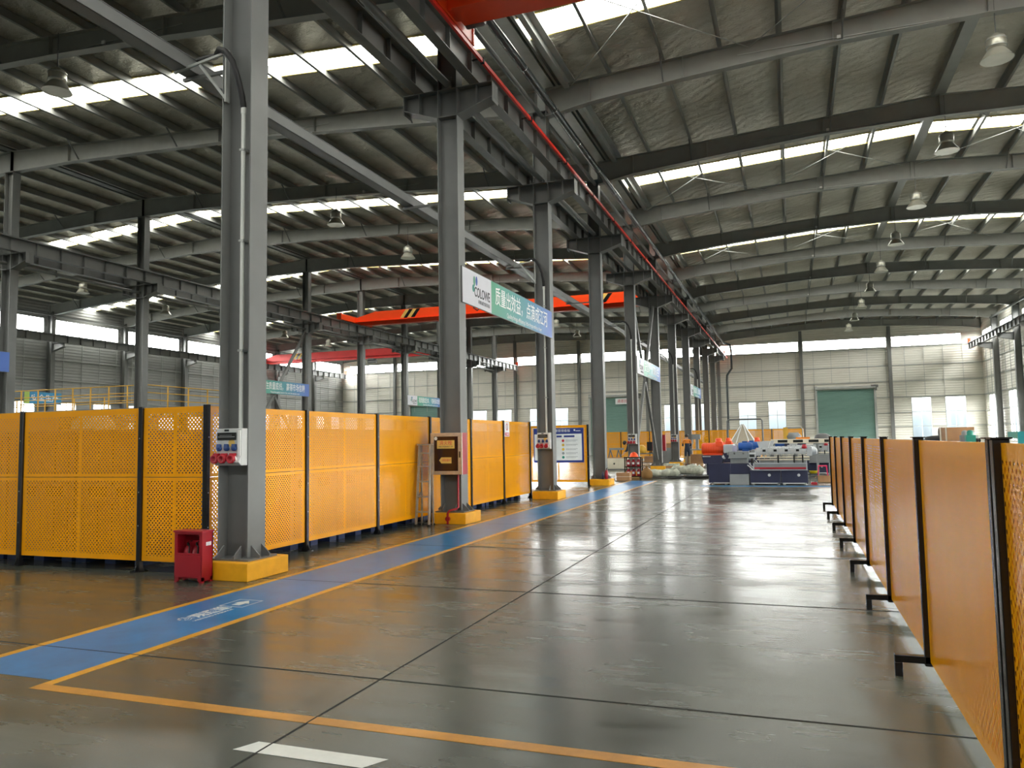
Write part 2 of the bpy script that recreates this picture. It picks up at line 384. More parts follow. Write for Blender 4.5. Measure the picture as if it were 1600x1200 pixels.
# lettering along the walkway, read looking across it from the right
text_mesh('参观通道', .17, 'walkway_lettering', M['linewhite'], floor, (-5.0, 5.43, .0016), (0, 0, math.pi/2), width=.58, ext=.0002, bold=.004)
text_mesh('VISITING PASSAGE', .045, 'walkway_lettering', M['linewhite'], floor, (-4.885, 5.45, .0016), (0, 0, math.pi/2), width=.5, ext=.0002, bold=.001)
b = MB()
x0, x1, y0, y1, q = -5.12, -4.85, 6.03, 6.34, .012
b.box(x0, x1, y0, y0+q, 0, .0017).box(x0, x1, y1-q, y1, 0, .0017).box(x0, x0+q, y0, y1, 0, .0017).box(x1-q, x1, y0, y1, 0, .0017)
b.prism([(-5.03,6.10),(-4.94,6.10),(-4.94,6.19),(-4.90,6.19),(-4.985,6.30),(-5.07,6.19),(-5.03,6.19)], 2, .0, .0017)
b.build('walkway_arrow_sign', M['linewhite'], floor)

# ---- roof: foil ceiling, translucent strips, rafters, purlins
SKY = [(16.1 + 11.8*n, 17.05 + 11.8*n) for n in range(-1, 5)]
cb = MB()
slopes = [(XC-.3, -25.5), (-25.5, -6.0), (-6.0, 4.5), (4.5, XD+.3)]
ys = [YB-.3] + [v for s in SKY for v in s] + [YE+.3]
for (xa, xb) in slopes:
    nseg = 12
    for i in range(0, len(ys), 2):
        for j in range(nseg):
            a0, a1 = xa + (xb-xa)*j/nseg, xa + (xb-xa)*(j+1)/nseg
            cb.prism([(a0, T(a0+.001)+.25), (a1, T(a1-.001)+.25), (a1, T(a1-.001)+.33), (a0, T(a0+.001)+.33)], 1, ys[i], ys[i+1])
ceiling = struct('ceiling', cb, M['foil'])
n_win = 0
for (s0, s1) in SKY:
    for (xa, xb) in slopes:
        n_win += 1
        za, zb = T(xa+.001 if xa != -6.0 else -5.999), T(xb-.001)
        sk = struct('window_%d' % n_win, MB().prism([(xa, za+.27), (xb, zb+.27), (xb, zb+.30), (xa, za+.30)], 1, s0, s1), M['skylight'])
        tb = MB()
        for yy in (s0-.05, s1):
            tb.prism([(xa, za+.215), (xb, zb+.215), (xb, zb+.25), (xa, za+.25)], 1, yy, yy+.05)
        tb.build('insulation_edge', M['insul'], sk)
        MB().prism([(xa, za+.24), (xb, zb+.24), (xb, zb+.262), (xa, za+.262)], 1, (s0+s1)/2+.1, (s0+s1)/2+.115).build('tie_wire', M['steel_light'], sk)
# purlins
pur = []
for i in range(14): pur += [-25.4 + .22 + 1.4*i, -25.6 - .22 - 1.4*i]
for i in range(7): pur += [-5.5 + 1.4*i, 14.5 - 1.4*i]
for x in pur:
    if not (XC < x < XD): continue
    z = T(x)
    b = MB().box(x-.004, x+.004, YB, YE, z, z+.25).box(x-.004, x+.07, YB, YE, z, z+.006).box(x-.07, x+.004, YB, YE, z+.244, z+.25)
    b.box(x+.064, x+.07, YB, YE, z, z+.025)
    struct('purlin_beam', b, M['roofsteel'])
struct('ridge_beam', MB().box(4.36, 4.66, YB, YE, T(4.5)-.01, T(4.5)+.22), M['roofsteel'])
struct('ridge_beam', MB().box(XB-.15, XB+.15, YB, YE, T(XB)-.01, T(XB)+.22), M['steel_dark'])
# rafters
def rafter(stations, y):
    b = MB()
    for (xa, da), (xb, db) in zip(stations[:-1], stations[1:]):
        ta, tb_ = T(xa+1e-4), T(xb-1e-4)
        b.prism([(xa, ta-da), (xb, tb_-db), (xb, tb_), (xa, ta)], 1, y-.006, y+.006)
        b.prism([(xa, ta-da), (xb, tb_-db), (xb, tb_-db+.016), (xa, ta-da+.016)], 1, y-.115, y+.115)
        b.prism([(xa, ta-.014), (xb, tb_-.014), (xb, tb_), (xa, ta)], 1, y-.115, y+.115)
    for (xa, da) in stations:
        ta = T(xa)
        b.box(xa-.008, xa+.008, y-.11, y+.11, ta-da, ta)
    return b
def dlook(st, x):
    for (xa, da), (xb, db) in zip(st[:-1], st[1:]):
        if xa <= x <= xb: return da + (db-da)*(x-xa)/(xb-xa)
    return .5
ST_R = [(-5.8, .76), (-4.6, .63), (-2.2, .56), (1.3, .52), (4.5, .65), (7.7, .52), (11.2, .56), (13.6, .63), (14.85, .76)]
ST_AB = [(-25.5, .76), (-22.8, .60), (-16.5, .48), (-13.0, .48), (-8.5, .58), (-6.1, .60)]
ST_CB = [(-45.1, .72), (-42.5, .60), (-37.5, .48), (-34.0, .48), (-28.2, .60), (-25.5, .76)]
for k in range(-3, 12):
    y = YF(k) if k < 11 else YE-.2
    for st, cnt in ((ST_R, 5), (ST_AB, 5), (ST_CB, 5)):
        o = struct('roof_beam', rafter(st, y), M['roofsteel'])
        xs = [x for x in sorted(pur) if st[0][0]+.8 < x < st[-1][0]-.8][1::3]
        for x in xs:
            for s in (-1, 1):
                if k > 6 and s > 0: continue
                zb = T(x)-dlook(st, x)+.03
                MB().bar((x, y+s*.02, zb), (x, y+s*.55, T(x)+.06), .035, .035).build('fly_brace', M['steel_dark'], o)
        if 0 < k < 9:
            xm = st[0][0] + (st[-1][0]-st[0][0])*(.35 if st is ST_R else .55)
            zc = T(xm)-dlook(st, xm)+.12
            MB().box(xm-2.3, xm+2.3, y-.035, y-.02, zc-.008, zc+.008).build('wiring_conduit', M['steel_light'], o)
            MB().box(xm-.04, xm+.04, y-.07, y-.012, zc-.04, zc+.04).build('junction_box', M['white'], o)
# valley gutter above the column row and under it the steel trough
g = MB()
for xs_, zz in (((-6.42, -6.40), (10.86, 11.1)), ((-5.58, -5.56), (10.86, 11.1)), ((-6.42, -5.56), (10.84, 10.86))):
    g.box(xs_[0], xs_[1], YB, YE, zz[0], zz[1])
g.box(-5.3, -5.16, YB, YE, 10.78, 10.98).box(-5.16, -5.0, YB, YE, 10.96, 10.98)
struct('gutter_beam', g, M['steel_light'])
# thin roof bracing rods between neighbouring frames
for k in (1, 3, 5):
    for xa, xb in ((-5.2, -.6), (-.6, 4.3), (4.7, 9.6)):
        za, zb = T(xa)-.12, T(xb)-.12
        struct('bracing_beam', MB().tube([(xa, YF(k), za), (xb, YF(k+1), zb)], .012, 6), M['steel_light'])
        struct('bracing_beam', MB().tube([(xb, YF(k), zb), (xa, YF(k+1), za)], .012, 6), M['steel_light'])

# ---- walls with openings
def wall(name, axis, pos, th, u0, u1, z1fn, openings, m=None):
    """axis: 'x' wall lies across x (far/back), 'y' wall lies along y; th signed thickness outward"""
    b = MB()
    us = sorted({u0, u1} | {v for o in openings for v in o[:2]} | ({-25.5, -6.0, 4.5} if axis == 'x' else set()))
    zs = sorted({0.0, 10.3} | {v for o in openings for v in o[2:]})
    p0, p1 = (pos, pos+th) if th > 0 else (pos+th, pos)
    for a, c in zip(us[:-1], us[1:]):
        for d, e_ in zip(zs[:-1], zs[1:]):
            um, zm = (a+c)/2, (d+e_)/2
            if any(o[0] < um < o[1] and o[2] < zm < o[3] for o in openings): continue
            if axis == 'x': b.box(a, c, p0, p1, d, e_)
            else: b.box(p0, p1, a, c, d, e_)
        if axis == 'x':
            b.prism([(a, 10.3), (c, 10.3), (c, z1fn(c-1e-3)), (a, z1fn(a+1e-3))], 1, p0, p1)
        else:
            b.box(p0, p1, a, c, 10.3, z1fn(0))
    return struct(name, b, m or M['wall'])
def window(n, axis, pos, u0, u1, z0, z1, nu, nz, inward):
    f_ = MB(); t = .035
    def bx(a, c, d, e_, p, q):
        p, q = min(p, q), max(p, q)
        return f_.box(a, c, p, q, d, e_) if axis == 'x' else f_.box(p, q, a, c, d, e_)
    p, q = pos - inward*.06, pos + inward*.02
    for i in range(nu+1):
        uu = u0 + (u1-u0)*i/nu; bx(uu-t/2 if 0 < i < nu else (uu if i == 0 else uu-t), uu+t/2 if 0 < i < nu else (uu+t if i == 0 else uu), z0, z1, p, q)
    for i in range(nz+1):
        zz = z0 + (z1-z0)*i/nz; bx(u0, u1, zz-t/2 if 0 < i < nz else (zz if i == 0 else zz-t), zz+t/2 if 0 < i < nz else (zz+t if i == 0 else zz), p, q)
    w_ = struct('window_%d' % n, f_, M['girt'])
    g_ = MB(); pm = pos - inward*.03
    if axis == 'x': g_.box(u0+.01, u1-.01, pm-.004, pm+.004, z0+.01, z1-.01)
    else: g_.box(pm-.004, pm+.004, u0+.01, u1-.01, z0+.01, z1-.01)
    g_.build('pane', M['glass'], w_)
    return w_
GZ = (1.05, 2.15, 3.3, 4.62, 5.95, 7.3, 8.82)
def girts(wallobj, axis, pos, inward, u0, u1, openings, stops):
    for z in GZ:
        segs = [(u0, u1)]
        for o in openings:
            if o[2] < z-.02 and z+.02 < o[3]:
                segs = [s for a, c in segs for s in ((a, min(c, o[0])), (max(a, o[1]), c)) if s[1]-s[0] > .05] if True else segs
        p, q = sorted((pos, pos+inward*.09))
        for a, c in segs:
            bb = MB()
            (bb.box(a, c, p, q, z-.03, z-.022).box(a, c, *sorted((pos+inward*.082, pos+inward*.09)), z-.03, z+.04).box(a, c, p, q, z+.032, z+.04)) if axis == 'x' else \
            (bb.box(p, q, a, c, z-.03, z-.022).box(*sorted((pos+inward*.082, pos+inward*.09)), a, c, z-.03, z+.04).box(p, q, a, c, z+.032, z+.04))
            bb.build('girt', M['girt'], wallobj)
    n = int((u1-u0)/1.42)
    for i in range(1, n):
        uu = u0 + (u1-u0)*i/n
        if any(abs(uu-s) < .25 for s in stops): continue
        zlo = 4.62
        bb = MB(); p, q = sorted((pos+inward*.03, pos+inward*.055))
        top = min(8.82, 8.82)
        if any(o[0] < uu < o[1] and o[2] < 5.2 < o[3] for o in openings): zlo = 5.95
        (bb.box(uu-.014, uu+.014, p, q, zlo, top)) if axis == 'x' else (bb.box(p, q, uu-.014, uu+.014, zlo, top))
        bb.build('sag_rod', M['girt'], wallobj)

# far wall
WIND = [-38.9, -32.3, -25.5, -19.0, -12.5, -5.98, 1.05, 8.07]
edges = [XC] + WIND + [XD]
far_clear = []
for a, c in zip(edges[:-1], edges[1:]):
    lo, hi = a+.18, c-.18
    if a == XC: lo = XC+.9
    if c == XD: hi = 13.5
    far_clear.append((lo, hi, 8.9, 9.76))
far_low = [(-30.15,-28.65), (-27.5,-26.0), (-24.1,-22.6), (-21.65,-20.2), (-11.0,-9.5), (-8.5,-7.05), (-4.35,-2.85), (-1.83,-.36), (9.56,11.06), (12.07,13.6)]
far_low = [(a, c, .95, 4.56) for a, c in far_low]
DOORS = [(2.22, 6.77, 0, 5.4), (-18.0, -13.4, 0, 5.4), (-37.2, -32.85, 0, 5.2)]
far_open = far_clear + far_low + DOORS
wall_far = wall('wall_far', 'x', YE, .12, XC-.3, XD+.3, lambda x: T(x)+.3, far_open)
girts(wall_far, 'x', YE, -1, XC, XD, far_open, WIND)
for x in WIND[:2] + [XB] + WIND[3:5] + [XA] + WIND[6:]:
    MB().box(x-.13, x+.13, YE-.33, YE-.316, 0, T(x)-.6).box(x-.13, x+.13, YE-.11, YE-.096, 0, T(x)-.6).box(x-.005, x+.005, YE-.32, YE-.1, 0, T(x)-.6).build('wind_post', M['steel'], wall_far)
for o in far_clear: n_win += 1; window(n_win, 'x', YE, *o, max(1, round((o[1]-o[0])/1.15)), 1, -1)
for o in far_low: n_win += 1; window(n_win, 'x', YE, *o, 2, 3, -1)
for i, o in enumerate(DOORS):
    d = struct('door_%d' % (i+1), MB().box(o[0], o[1], YE+.02, YE+.05, 0, o[3]), M['shutter'])
    MB().box(o[0]-.14, o[0]+.03, YE-.16, YE+.02, 0, o[3]+.35).build('door_rail', M['girt'], d)
    MB().box(o[1]-.03, o[1]+.14, YE-.16, YE+.02, 0, o[3]+.35).build('door_rail', M['girt'], d)
    MB().tube([(o[0]-.1, YE-.24, o[3]+.14), (o[1]+.1, YE-.24, o[3]+.14)], .13, 14).build('roller_drum', M['girt'], d)
    MB().box(o[1]-.25, o[1]+.3, YE-.36, YE-.1, o[3]+.1, o[3]+.32).box(o[1]+.02, o[1]+.2, YE-.3, YE-.1, o[3]-.15, o[3]+.1).build('door_motor', M['steel_dark'], d)

# left wall, right wall, back wall
def side_open(clz, lowz, wins):
    cl, lw = [], []
    for k in range(-3, 11):
        y0_ = YF(k); y1_ = YF(k+1)
        if k == 10: y1_ = YE-.2
        cl.append((y0_+.28, y1_-.28, *clz))
        for a, c in wins: lw.append((y0_+a, y0_+c, *lowz))
    return cl, lw
lc, ll = side_open((8.72, 9.95), (.95, 4.5), ((.75, 2.25), (3.6, 5.1)))
rc, rl = side_open((8.9, 9.82), (.9, 4.54), ((1.75, 4.3),))
wall_left = wall('wall_left', 'y', XC, -.12, YB, YE, lambda q: T(XC)+.3, lc+ll, M['wall_shaded'])
wall_right = wall('wall_right', 'y', XD, .12, YB, YE, lambda q: T(XD)+.3, rc+rl)
back_fill_open = [(a, c, 9.25, 9.76) for a, c, _, _ in far_clear if a > -32]  # made-up openings behind the camera, added to brighten surfaces facing it
wall_back = wall('wall_back', 'x', YB, -.12, XC-.3, XD+.3, lambda x: T(x)+.3, back_fill_open, M['wall_shaded'])
girts(wall_left, 'y', XC, 1, YB, YE, lc+ll, [YF(k) for k in range(-3, 12)])
girts(wall_right, 'y', XD, -1, YB, YE, rc+rl, [YF(k) for k in range(-3, 12)])
for o in back_fill_open: n_win += 1; window(n_win, 'x', YB, *o, max(1, round((o[1]-o[0])/1.15)), 1, 1)  # added windows, out of view, serving as fill light
for o in lc: n_win += 1; window(n_win, 'y', XC, *o, 5, 1, 1)
for o in ll: n_win += 1; window(n_win, 'y', XC, *o, 2, 3, 1)
for o in rc: n_win += 1; window(n_win, 'y', XD, *o, 5, 1, -1)
for o in rl: n_win += 1; window(n_win, 'y', XD, *o, 3, 3, -1)

# daylight sampling at the window bands
def portal(name, loc, rot, sx, sy):
    l = bpy.data.lights.new(name, 'AREA'); l.shape = 'RECTANGLE'; l.size = sx; l.size_y = sy
    o = bpy.data.objects.new(name, l); C.objects.link(o); o.location = loc; o.rotation_euler = rot
    l.cycles.is_portal = True
hp = math.pi/2
W_ = XD-XC; L_ = YE-YB
portal('daylight_far_high', ((XC+XD)/2, YE+.1, 9.33), (-hp, 0, 0), W_, .9)
portal('daylight_far_low', ((XC+XD)/2, YE+.1, 2.75), (-hp, 0, 0), W_, 3.7)
portal('fill_back_high', ((XC+XD)/2, YB-.1, 9.5), (hp, 0, 0), W_, .6)  # serves the added fill openings in the back wall
portal('daylight_left_high', (XC-.1, (YB+YE)/2, 9.33), (-hp, 0, hp), L_, 1.3)
portal('daylight_left_low', (XC-.1, (YB+YE)/2, 2.75), (-hp, 0, hp), L_, 3.7)
portal('daylight_right_high', (XD+.1, (YB+YE)/2, 9.36), (-hp, 0, -hp), L_, 1.0)
portal('daylight_right_low', (XD+.1, (YB+YE)/2, 2.72), (-hp, 0, -hp), L_, 3.7)

# ---- wall columns on the two long sides
for k in range(-2, 11):
    y = YF(k)
    for xw, s, nm in ((XC, 1, 'left'), (XD, -1, 'right')):
        b = MB(); xi = xw + s*.12; xo = xw + s*.52
        a, c = sorted((xi, xo))
        b.box(a, a+.014, y-.15, y+.15, 0, 10.35).box(c-.014, c, y-.15, y+.15, 0, 10.35).box(a, c, y-.006, y+.006, 0, 10.35)
        xe = xw + s*1.5
        b.prism([(xo, 7.75), (xe, 8.0), (xe, 8.28), (xo, 8.28)], 1, y-.008, y+.008)
        a, c = sorted((xo, xe)); b.box(a, c, y-.13, y+.13, 8.265, 8.28)
        b.prism([(xo, 7.75), (xe, 8.0), (xe, 8.015), (xo, 7.765)], 1, y-.13, y+.13)
        struct('wall_column', b, M['steel'])

# ---- free-standing steel columns
def column_proto(ztop, label, cat='column'):
    t = thing('steel_column', label, cat, (0,0,0), kind='thing')
    h = .21
    b = MB().box(-h, -h+.016, -.155, .155, .2, 7.73).box(h-.016, h, -.155, .155, .2, 7.73).box(-h, h, -.007, .007, .2, 7.73)
    for z in (2.9, 5.3): pass
    b.build('shaft', M['steel'], t)
    h2 = .195
    b = MB().box(-h2, -h2+.014, -.145, .145, 8.28, ztop).box(h2-.014, h2, -.145, .145, 8.28, ztop).box(-h2, h2, -.006, .006, 8.28, ztop)
    b.box(-h2-.02, h2+.02, -.16, .16, ztop-.02, ztop)
    b.build('upper_shaft', M['steel'], t)
    b = MB()
    b.prism([(-.94,7.98),(-h,7.73),(h,7.73),(.94,7.98),(.94,8.28),(-.94,8.28)], 1, -.008, .008)
    b.box(-.94, .94, -.16, .16, 8.266, 8.28)
    b.prism([(-.94,7.98),(-h,7.73),(-h,7.745),(-.94,7.995)], 1, -.16, .16).prism([(.94,7.98),(h,7.73),(h,7.745),(.94,7.995)], 1, -.16, .16)
    b.box(-h, h, -.155, .155, 7.73, 7.745)
    for x in (-.93, -.6, -h+.008, h-.008, .6, .93): b.box(x-.007, x+.007, -.15, .15, 7.9 if abs(x) > .5 else 7.74, 8.27)
    b.build('crane_bracket', M['steel'], t)
    MB().box(-.30, .38, -.37, .37, 0, .2).build('plinth', M['yellow'], t, bevel=.008)
    MB().box(-.27, .3, -.26, .26, .2, .222).build('base_plate', M['steel_dark'], t)
    for (gx, gy, ang) in ((-.12,-.155,0), (.12,-.155,0), (-.21,0,1), (.21,.09,1), (.21,-.09,1), (0,.155,0)):
        b = MB()
        if ang == 0:
            s = -1 if gy < 0 else 1
            b.prism([(gy, .222), (gy+s*.13, .222), (gy+s*.13, .25), (gy, .36)], 0, gx-.008, gx+.008)
        else:
            s = -1 if gx < 0 else 1
            b.prism([(gx, .222), (gx+s*.12, .222), (gx+s*.12, .25), (gx, .36)], 1, gy-.008, gy+.008)
        b.build('base_gusset', M['steel_dark'], t)
    return t
ordn = ['', 'second', 'third', 'fourth', 'fifth', 'sixth', 'seventh', 'eighth', 'ninth', 'tenth', 'eleventh']
pa = column_proto(10.22, 'nearest grey steel column by the blue walkway, red extinguisher cabinet at its foot')
pa.location = (XA-.07, YF(0), 0)
A_ = {0: pa}
lab = {1: 'second grey steel column by the walkway, carrying the fire hose cabinet',
       2: 'third grey steel column by the walkway, in front of the blue notice board',
       3: 'fourth grey steel column by the walkway, just right of the notice board'}
for k in range(-1, 11):
    if k == 0: continue
    l = lab.get(k) or ('%s grey steel column along the blue walkway counted from the nearest' % ordn[k] if k > 0 else 'grey steel column of the walkway row standing behind the camera')
    A_[k] = dup(pa, (XA, YF(k), 0), l, group='steel columns along the walkway')
pa['group'] = 'steel columns along the walkway'
pb = column_proto(11.22, 'grey steel column of the middle row, at the left picture edge')
B_ = {}
for k in range(-1, 11):
    l = {2: 'grey steel column of the middle row, at the left edge of the picture', 3: 'grey steel column rising behind the long yellow fence panel, second of the middle row',
         1: 'grey steel column of the middle row, hidden past the left edge', 0: 'grey steel column of the middle row, nearest', -1: 'grey steel column of the middle row, behind the camera'}.get(k)
    l = l or 'grey steel column of the middle row, %s from the left picture edge' % ordn[k-1]
    if k == 2: o = pb; o.location = (XB, YF(2), 0)
    else: o = dup(pb, (XB, YF(k), 0), l)
    o['label'] = l; o['group'] = 'steel columns of the middle row'

# ---- crane runway beams
def runway(x, label, y1=71.2):
    t = thing('crane_runway_beam', label, 'crane beam', (x, 0, 0), kind='thing', group='crane runway beams')
    z0_, z1_ = 8.28, 8.74
    b = MB().box(-.1, .1, YB+.3, y1, z0_, z0_+.014).box(-.14, .14, YB+.3, y1, z1_-.014, z1_).box(-.005, .005, YB+.3, y1, z0_, z1_)
    y = YB+.6
    while y < y1:
        b.box(-.09, .09, y-.006, y+.006, z0_+.014, z1_-.014); y += .983
    b.build('girder', M['steel'], t)
    MB().box(-.03, .03, YB+.3, y1, z1_, z1_+.07).build('crane_rail', M['steel_dark'], t)
    for yy in (y1-.12,):
        MB().box(-.12, .12, yy, yy+.12, z1_, z1_+.4).build('end_stop', M['crane'], t)
    return t
runway(XA+.58, 'grey runway beam right of the walkway columns, with the red conductor rail')
runway(XA-.58, 'grey runway beam on the left brackets of the walkway columns')
runway(XB+.58, 'grey runway beam on right brackets of the middle column row, under the orange crane')
runway(XB-.58, 'grey runway beam on left brackets of the middle column row')
runway(XC+1.15, 'grey runway beam along the left wall below its high windows')
runway(XD-1.15, 'grey runway beam along the right wall below its high windows')
# red conductor rail with hangers
t = thing('conductor_rail', 'long red conductor rail beside the crane beam above the walkway', 'conductor rail', (-5.06, 0, 8.45))
MB().box(-.025, .025, YB+.5, 70.5, -.035, .035).build('rail_profile', M['bus'], t)
for i in range(27):
    y = -4 + 2.8*i
    MB().box(-.2, .035, y-.02, y+.02, .035, .055).box(-.035, .035, y-.03, y+.03, -.045, .04).build('hanger', M['black'], t)

# ---- tie tubes between columns, and the cross bracing in the middle bay
for k in range(-1, 10):
    struct('tie_beam', MB().tube([(XA+.02, YF(k)+.02, 8.36), (XA+.02, YF(k+1)-.02, 8.36)], .07, 10).box(XA-.06, XA+.1, YF(k+1)-.17, YF(k+1)-.155, 8.28, 8.5), M['steel'])
    struct('tie_beam', MB().tube([(XA+.08, YF(k)+.1, 10.08), (XA+.08, YF(k+1)-.1, 10.08)], .06, 10), M['steel'])
    struct('tie_beam', MB().tube([(XB, YF(k)+.15, 7.95), (XB, YF(k+1)-.15, 7.95)], .06, 10), M['steel'])
    struct('tie_beam', MB().box(XC+.5, XC+.62, YF(k), YF(k+1), 10.05, 10.17), M['steel'])
    struct('tie_beam', MB().box(XD-.62, XD-.5, YF(k), YF(k+1), 10.05, 10.17), M['steel'])
for X_ in (XA, XB):
    ym = (YF(4)+YF(5))/2
    for (ya, za) in ((YF(4)+.15, .5), (YF(5)-.15, .5), (YF(4)+.15, 7.75), (YF(5)-.15, 7.75)):
        struct('bracing_beam', MB().bar((X_, ya, za), (X_, ym + (ya-ym)*.03, 4.1+(za-4.1)*.03), .1, .14), M['steel'])
    struct('bracing_beam', MB().box(X_-.012, X_+.012, ym-.25, ym+.25, 3.85, 4.35), M['steel'])
for (ya, yb_, za, zb) in ((YF(3)+.2, YF(4)-.2, 4.0, 7.6), (YF(3)+.2, YF(4)-.2, 9.0, 10.2)):
    struct('bracing_beam', MB().bar((XC+.35, ya, za), (XC+.35, yb_, zb), .1, .1), M['steel'])

# ================================================================== THINGS
# ---- perforated fence, tall run on the left
def tall_panel(name, label, Lw, m, loc, rz, group, end_post=False):
    t = thing(name, label, 'fence panel', loc, rz, group)
    Wd = Lw-.07; Hh = 1.84
    b = MB().box(0, Wd, -.002, .002, 0, .997).box(0, Wd, -.002, .002, 1.003, Hh)
    for x in (0, Wd-.003): b.box(x, x+.003, 0, .025, 0, Hh)
    for z in (0, .994, 1.003, Hh-.003): b.box(0, Wd, .001, .025, z, z+.003)
    b.build('perforated_sheet', m, t, (.035, 0, .13))
    for x in ([0, Lw] if end_post else [0]):
        p = MB().box(x-.03, x+.03, -.03, .03, .012, 1.985).build('post', M['black'], t, bevel=.004)
        f_ = MB().box(x-.07, x+.07, -.075, .075, 0, .012)
        for s in (-1, 1):
            f_.prism([(s*.03, .012), (s*.072, .012), (s*.03, .1)], 0, x-.005, x+.005)
            f_.lathe([(.011, .012), (.011, .028)], (x+.045, s*.055, 0), 8)
        f_.build('foot_plate', M['black'], p)
        q = MB()
        for z in (.55, .95, 1.6): q.lathe([(.007, -.034), (.004, -.036)], (x, 0, z), 8, 1)
        q.build('screw', M['steel_light'], p)
    return t
gl = 'tall yellow fence panels on the left'
fl0 = tall_panel('fence_panel', 'tall yellow fence panel left of the nearest column, between the first two black posts', 1.99, M['perf_tall'], (-9.45, 7.4, 0), 0, gl)
dup(fl0, (-11.44, 7.4, 0), 'tall yellow fence panel cut off by the left edge of the picture')
dup(fl0, (-13.43, 7.4, 0), 'tall yellow fence panel beyond the left edge')
tall_panel('fence_panel', 'narrow tall yellow fence panel behind the red extinguisher cabinet', 1.0, M['perf_half'], (-7.46, 7.4, 0), 0, gl)
ydir = math.pi/2
fr = {0: 'tall yellow fence panel partly hidden behind the nearest grey column', 1: 'tall yellow fence panel, first full one right of the nearest column',
      2: 'tall yellow fence panel with the folded ladder standing before it', 3: 'tall yellow fence panel behind the fire hose cabinet column',
      4: 'tall yellow fence panel just right of the fire hose cabinet', 5: 'last tall yellow fence panel of the run, with a prohibition sign on its edge'}
for i in range(6):
    y = 7.4 + 2.0*i
    if i == 5: tall_panel('fence_panel', fr[i], 2.0, M['perf_tall'], (-6.48, y, 0), ydir, gl, True)
    elif i == 0: f2 = tall_panel('fence_panel', fr[i], 2.0, M['perf_tall'], (-6.48, y, 0), ydir, gl)
    else: dup(f2, (-6.48, y, 0), fr[i])
# far fence of the same kind behind the workbenches
ff = tall_panel('fence_panel', 'far yellow fence panel seen left of the fifth column, behind the cream cabinet', 2.0, M['perf_tall'], (-13.2, 53.6, 0), 0, 'far yellow fence panels')
for i, l in enumerate(('far yellow fence panel just behind the person bending in dark clothes', 'far yellow fence panel between the fifth column and the braced column',
                       'far yellow fence panel behind the slanted braces', 'far yellow fence panel right of the sixth column', 'far yellow fence panel behind the standing person', 'far yellow fence panel at the right end of its row')):
    dup(ff, (-11.2+2*i, 53.6, 0), l)
# ---- low fence on the right
def low_panel(label, loc, double=False, end=False):
    t = thing('low_fence_panel', label, 'fence panel', loc, math.pi/2, 'low yellow fence panels on the right')
    Wd, Hh = 1.9, 1.36
    b = MB().box(0, Wd, -.002, .002, 0, Hh)
    for x in (0, Wd-.003): b.box(x, x+.003, -.022, 0, 0, Hh)
    for z in (0, Hh-.003): b.box(0, Wd, -.022, -.001, z, z+.003)
    b.build('perforated_sheet', M['perf_low'], t, (.03, 0, .1))
    xs = [0] + ([-.075] if double else []) + ([1.96] if end else [])
    for x in xs:
        p = MB().box(x-.025, x+.025, -.03, .03, .07, 1.475).build('post', M['black'], t, bevel=.004)
        MB().box(x-.032, x+.06, -.037, .037, 1.475, 1.482).build('post_cap', M['black'], p)
        f_ = MB().box(x-.025, x+.025, -.2, .2, .085, .13).box(x-.025, x+.025, .155, .2, 0, .085).box(x-.025, x+.025, -.2, -.155, 0, .085)
        f_.build('foot', M['black'], p, bevel=.004)
    return t
lowl = ['low yellow fence panel at the right edge, nearest the camera', 'low yellow fence panel between the thick double post and the next post',
        'low yellow fence panel, third along the right fence from the camera', 'fourth low yellow fence panel along the right fence', 'fifth low yellow fence panel along the right fence',
        'sixth low yellow fence panel along the right fence', 'seventh low yellow fence panel along the right fence', 'farthest low yellow fence panel, at the end nearest the machines']
for i, l in enumerate(lowl):
    low_panel(l, (.75, 1.55 + 1.965*i, 0), double=(i == 1), end=(i == 7))

# ---- notice board panel with blue poster
t = tall_panel('notice_board', 'yellow perforated panel carrying a blue and white safety poster', 2.0, M['perf_tall'], (-8.2, 24.5, 0), 0, None, True)
t['category'] = 'notice board'
M['posterblue'] = mat('poster_blue', (28,52,132), .4); M['posterwhite'] = mat('poster_white', (236,240,240), .4)
M['inkred'] = mat('ink_red', (206,40,60), .5); M['inkyel'] = mat('ink_yellow', (230,190,60), .5); M['inkgrey'] = mat('ink_grey', (150,156,160), .5); M['inkgreen'] = mat('ink_green', (30,140,120), .5); M['inkdark'] = mat('ink_dark', (40,44,52), .5)
po = MB().box(.16, 1.86, -.012, -.003, .76, 1.88).build('poster', M['posterblue'], t)
MB().box(.19, 1.80, -.014, -.0125, .83, 1.69).build('poster_sheet', M['posterwhite'], po)
text_mesh('现场工具使用管理看板', .1, 'poster_title', M['posterwhite'], po, (.36, -.013, 1.79), (hp, 0, 0), width=1.05)
MB().lathe([(.03, -.014), (.001, -.0145)], (1.56, 0, 1.81), 10, 1).box(1.6, 1.76, -.014, -.0125, 1.775, 1.795).build('poster_logo', M['posterwhite'], po)
MB().box(.95, 1.13, -.0155, -.0142, 1.58, 1.64).box(1.2, 1.56, -.0155, -.0142, 1.58, 1.64).build('poster_heading', M['posterblue'], po)
for i, (c_, z) in enumerate(zip(('inkred', 'inkyel', 'inkyel', 'inkgrey', 'inkgreen'), (1.47, 1.33, 1.19, 1.06, .93))):
    MB().lathe([(.045, -.0155), (.001, -.016)], (1.17, 0, z), 14, 1).build('poster_badge', M[c_], po)
    MB().box(1.26, 1.66, -.0155, -.0142, z+.01, z+.022).box(1.26, 1.6, -.0155, -.0142, z-.022, z-.012).build('poster_text_line', M['inkgrey'], po)
for i in range(8):
    z = 1.5-.085*i
    MB().box(.3, .3+.5+.06*(i % 3), -.0155, -.0142, z, z+.018).build('poster_text_line', M['inkgrey'], po)
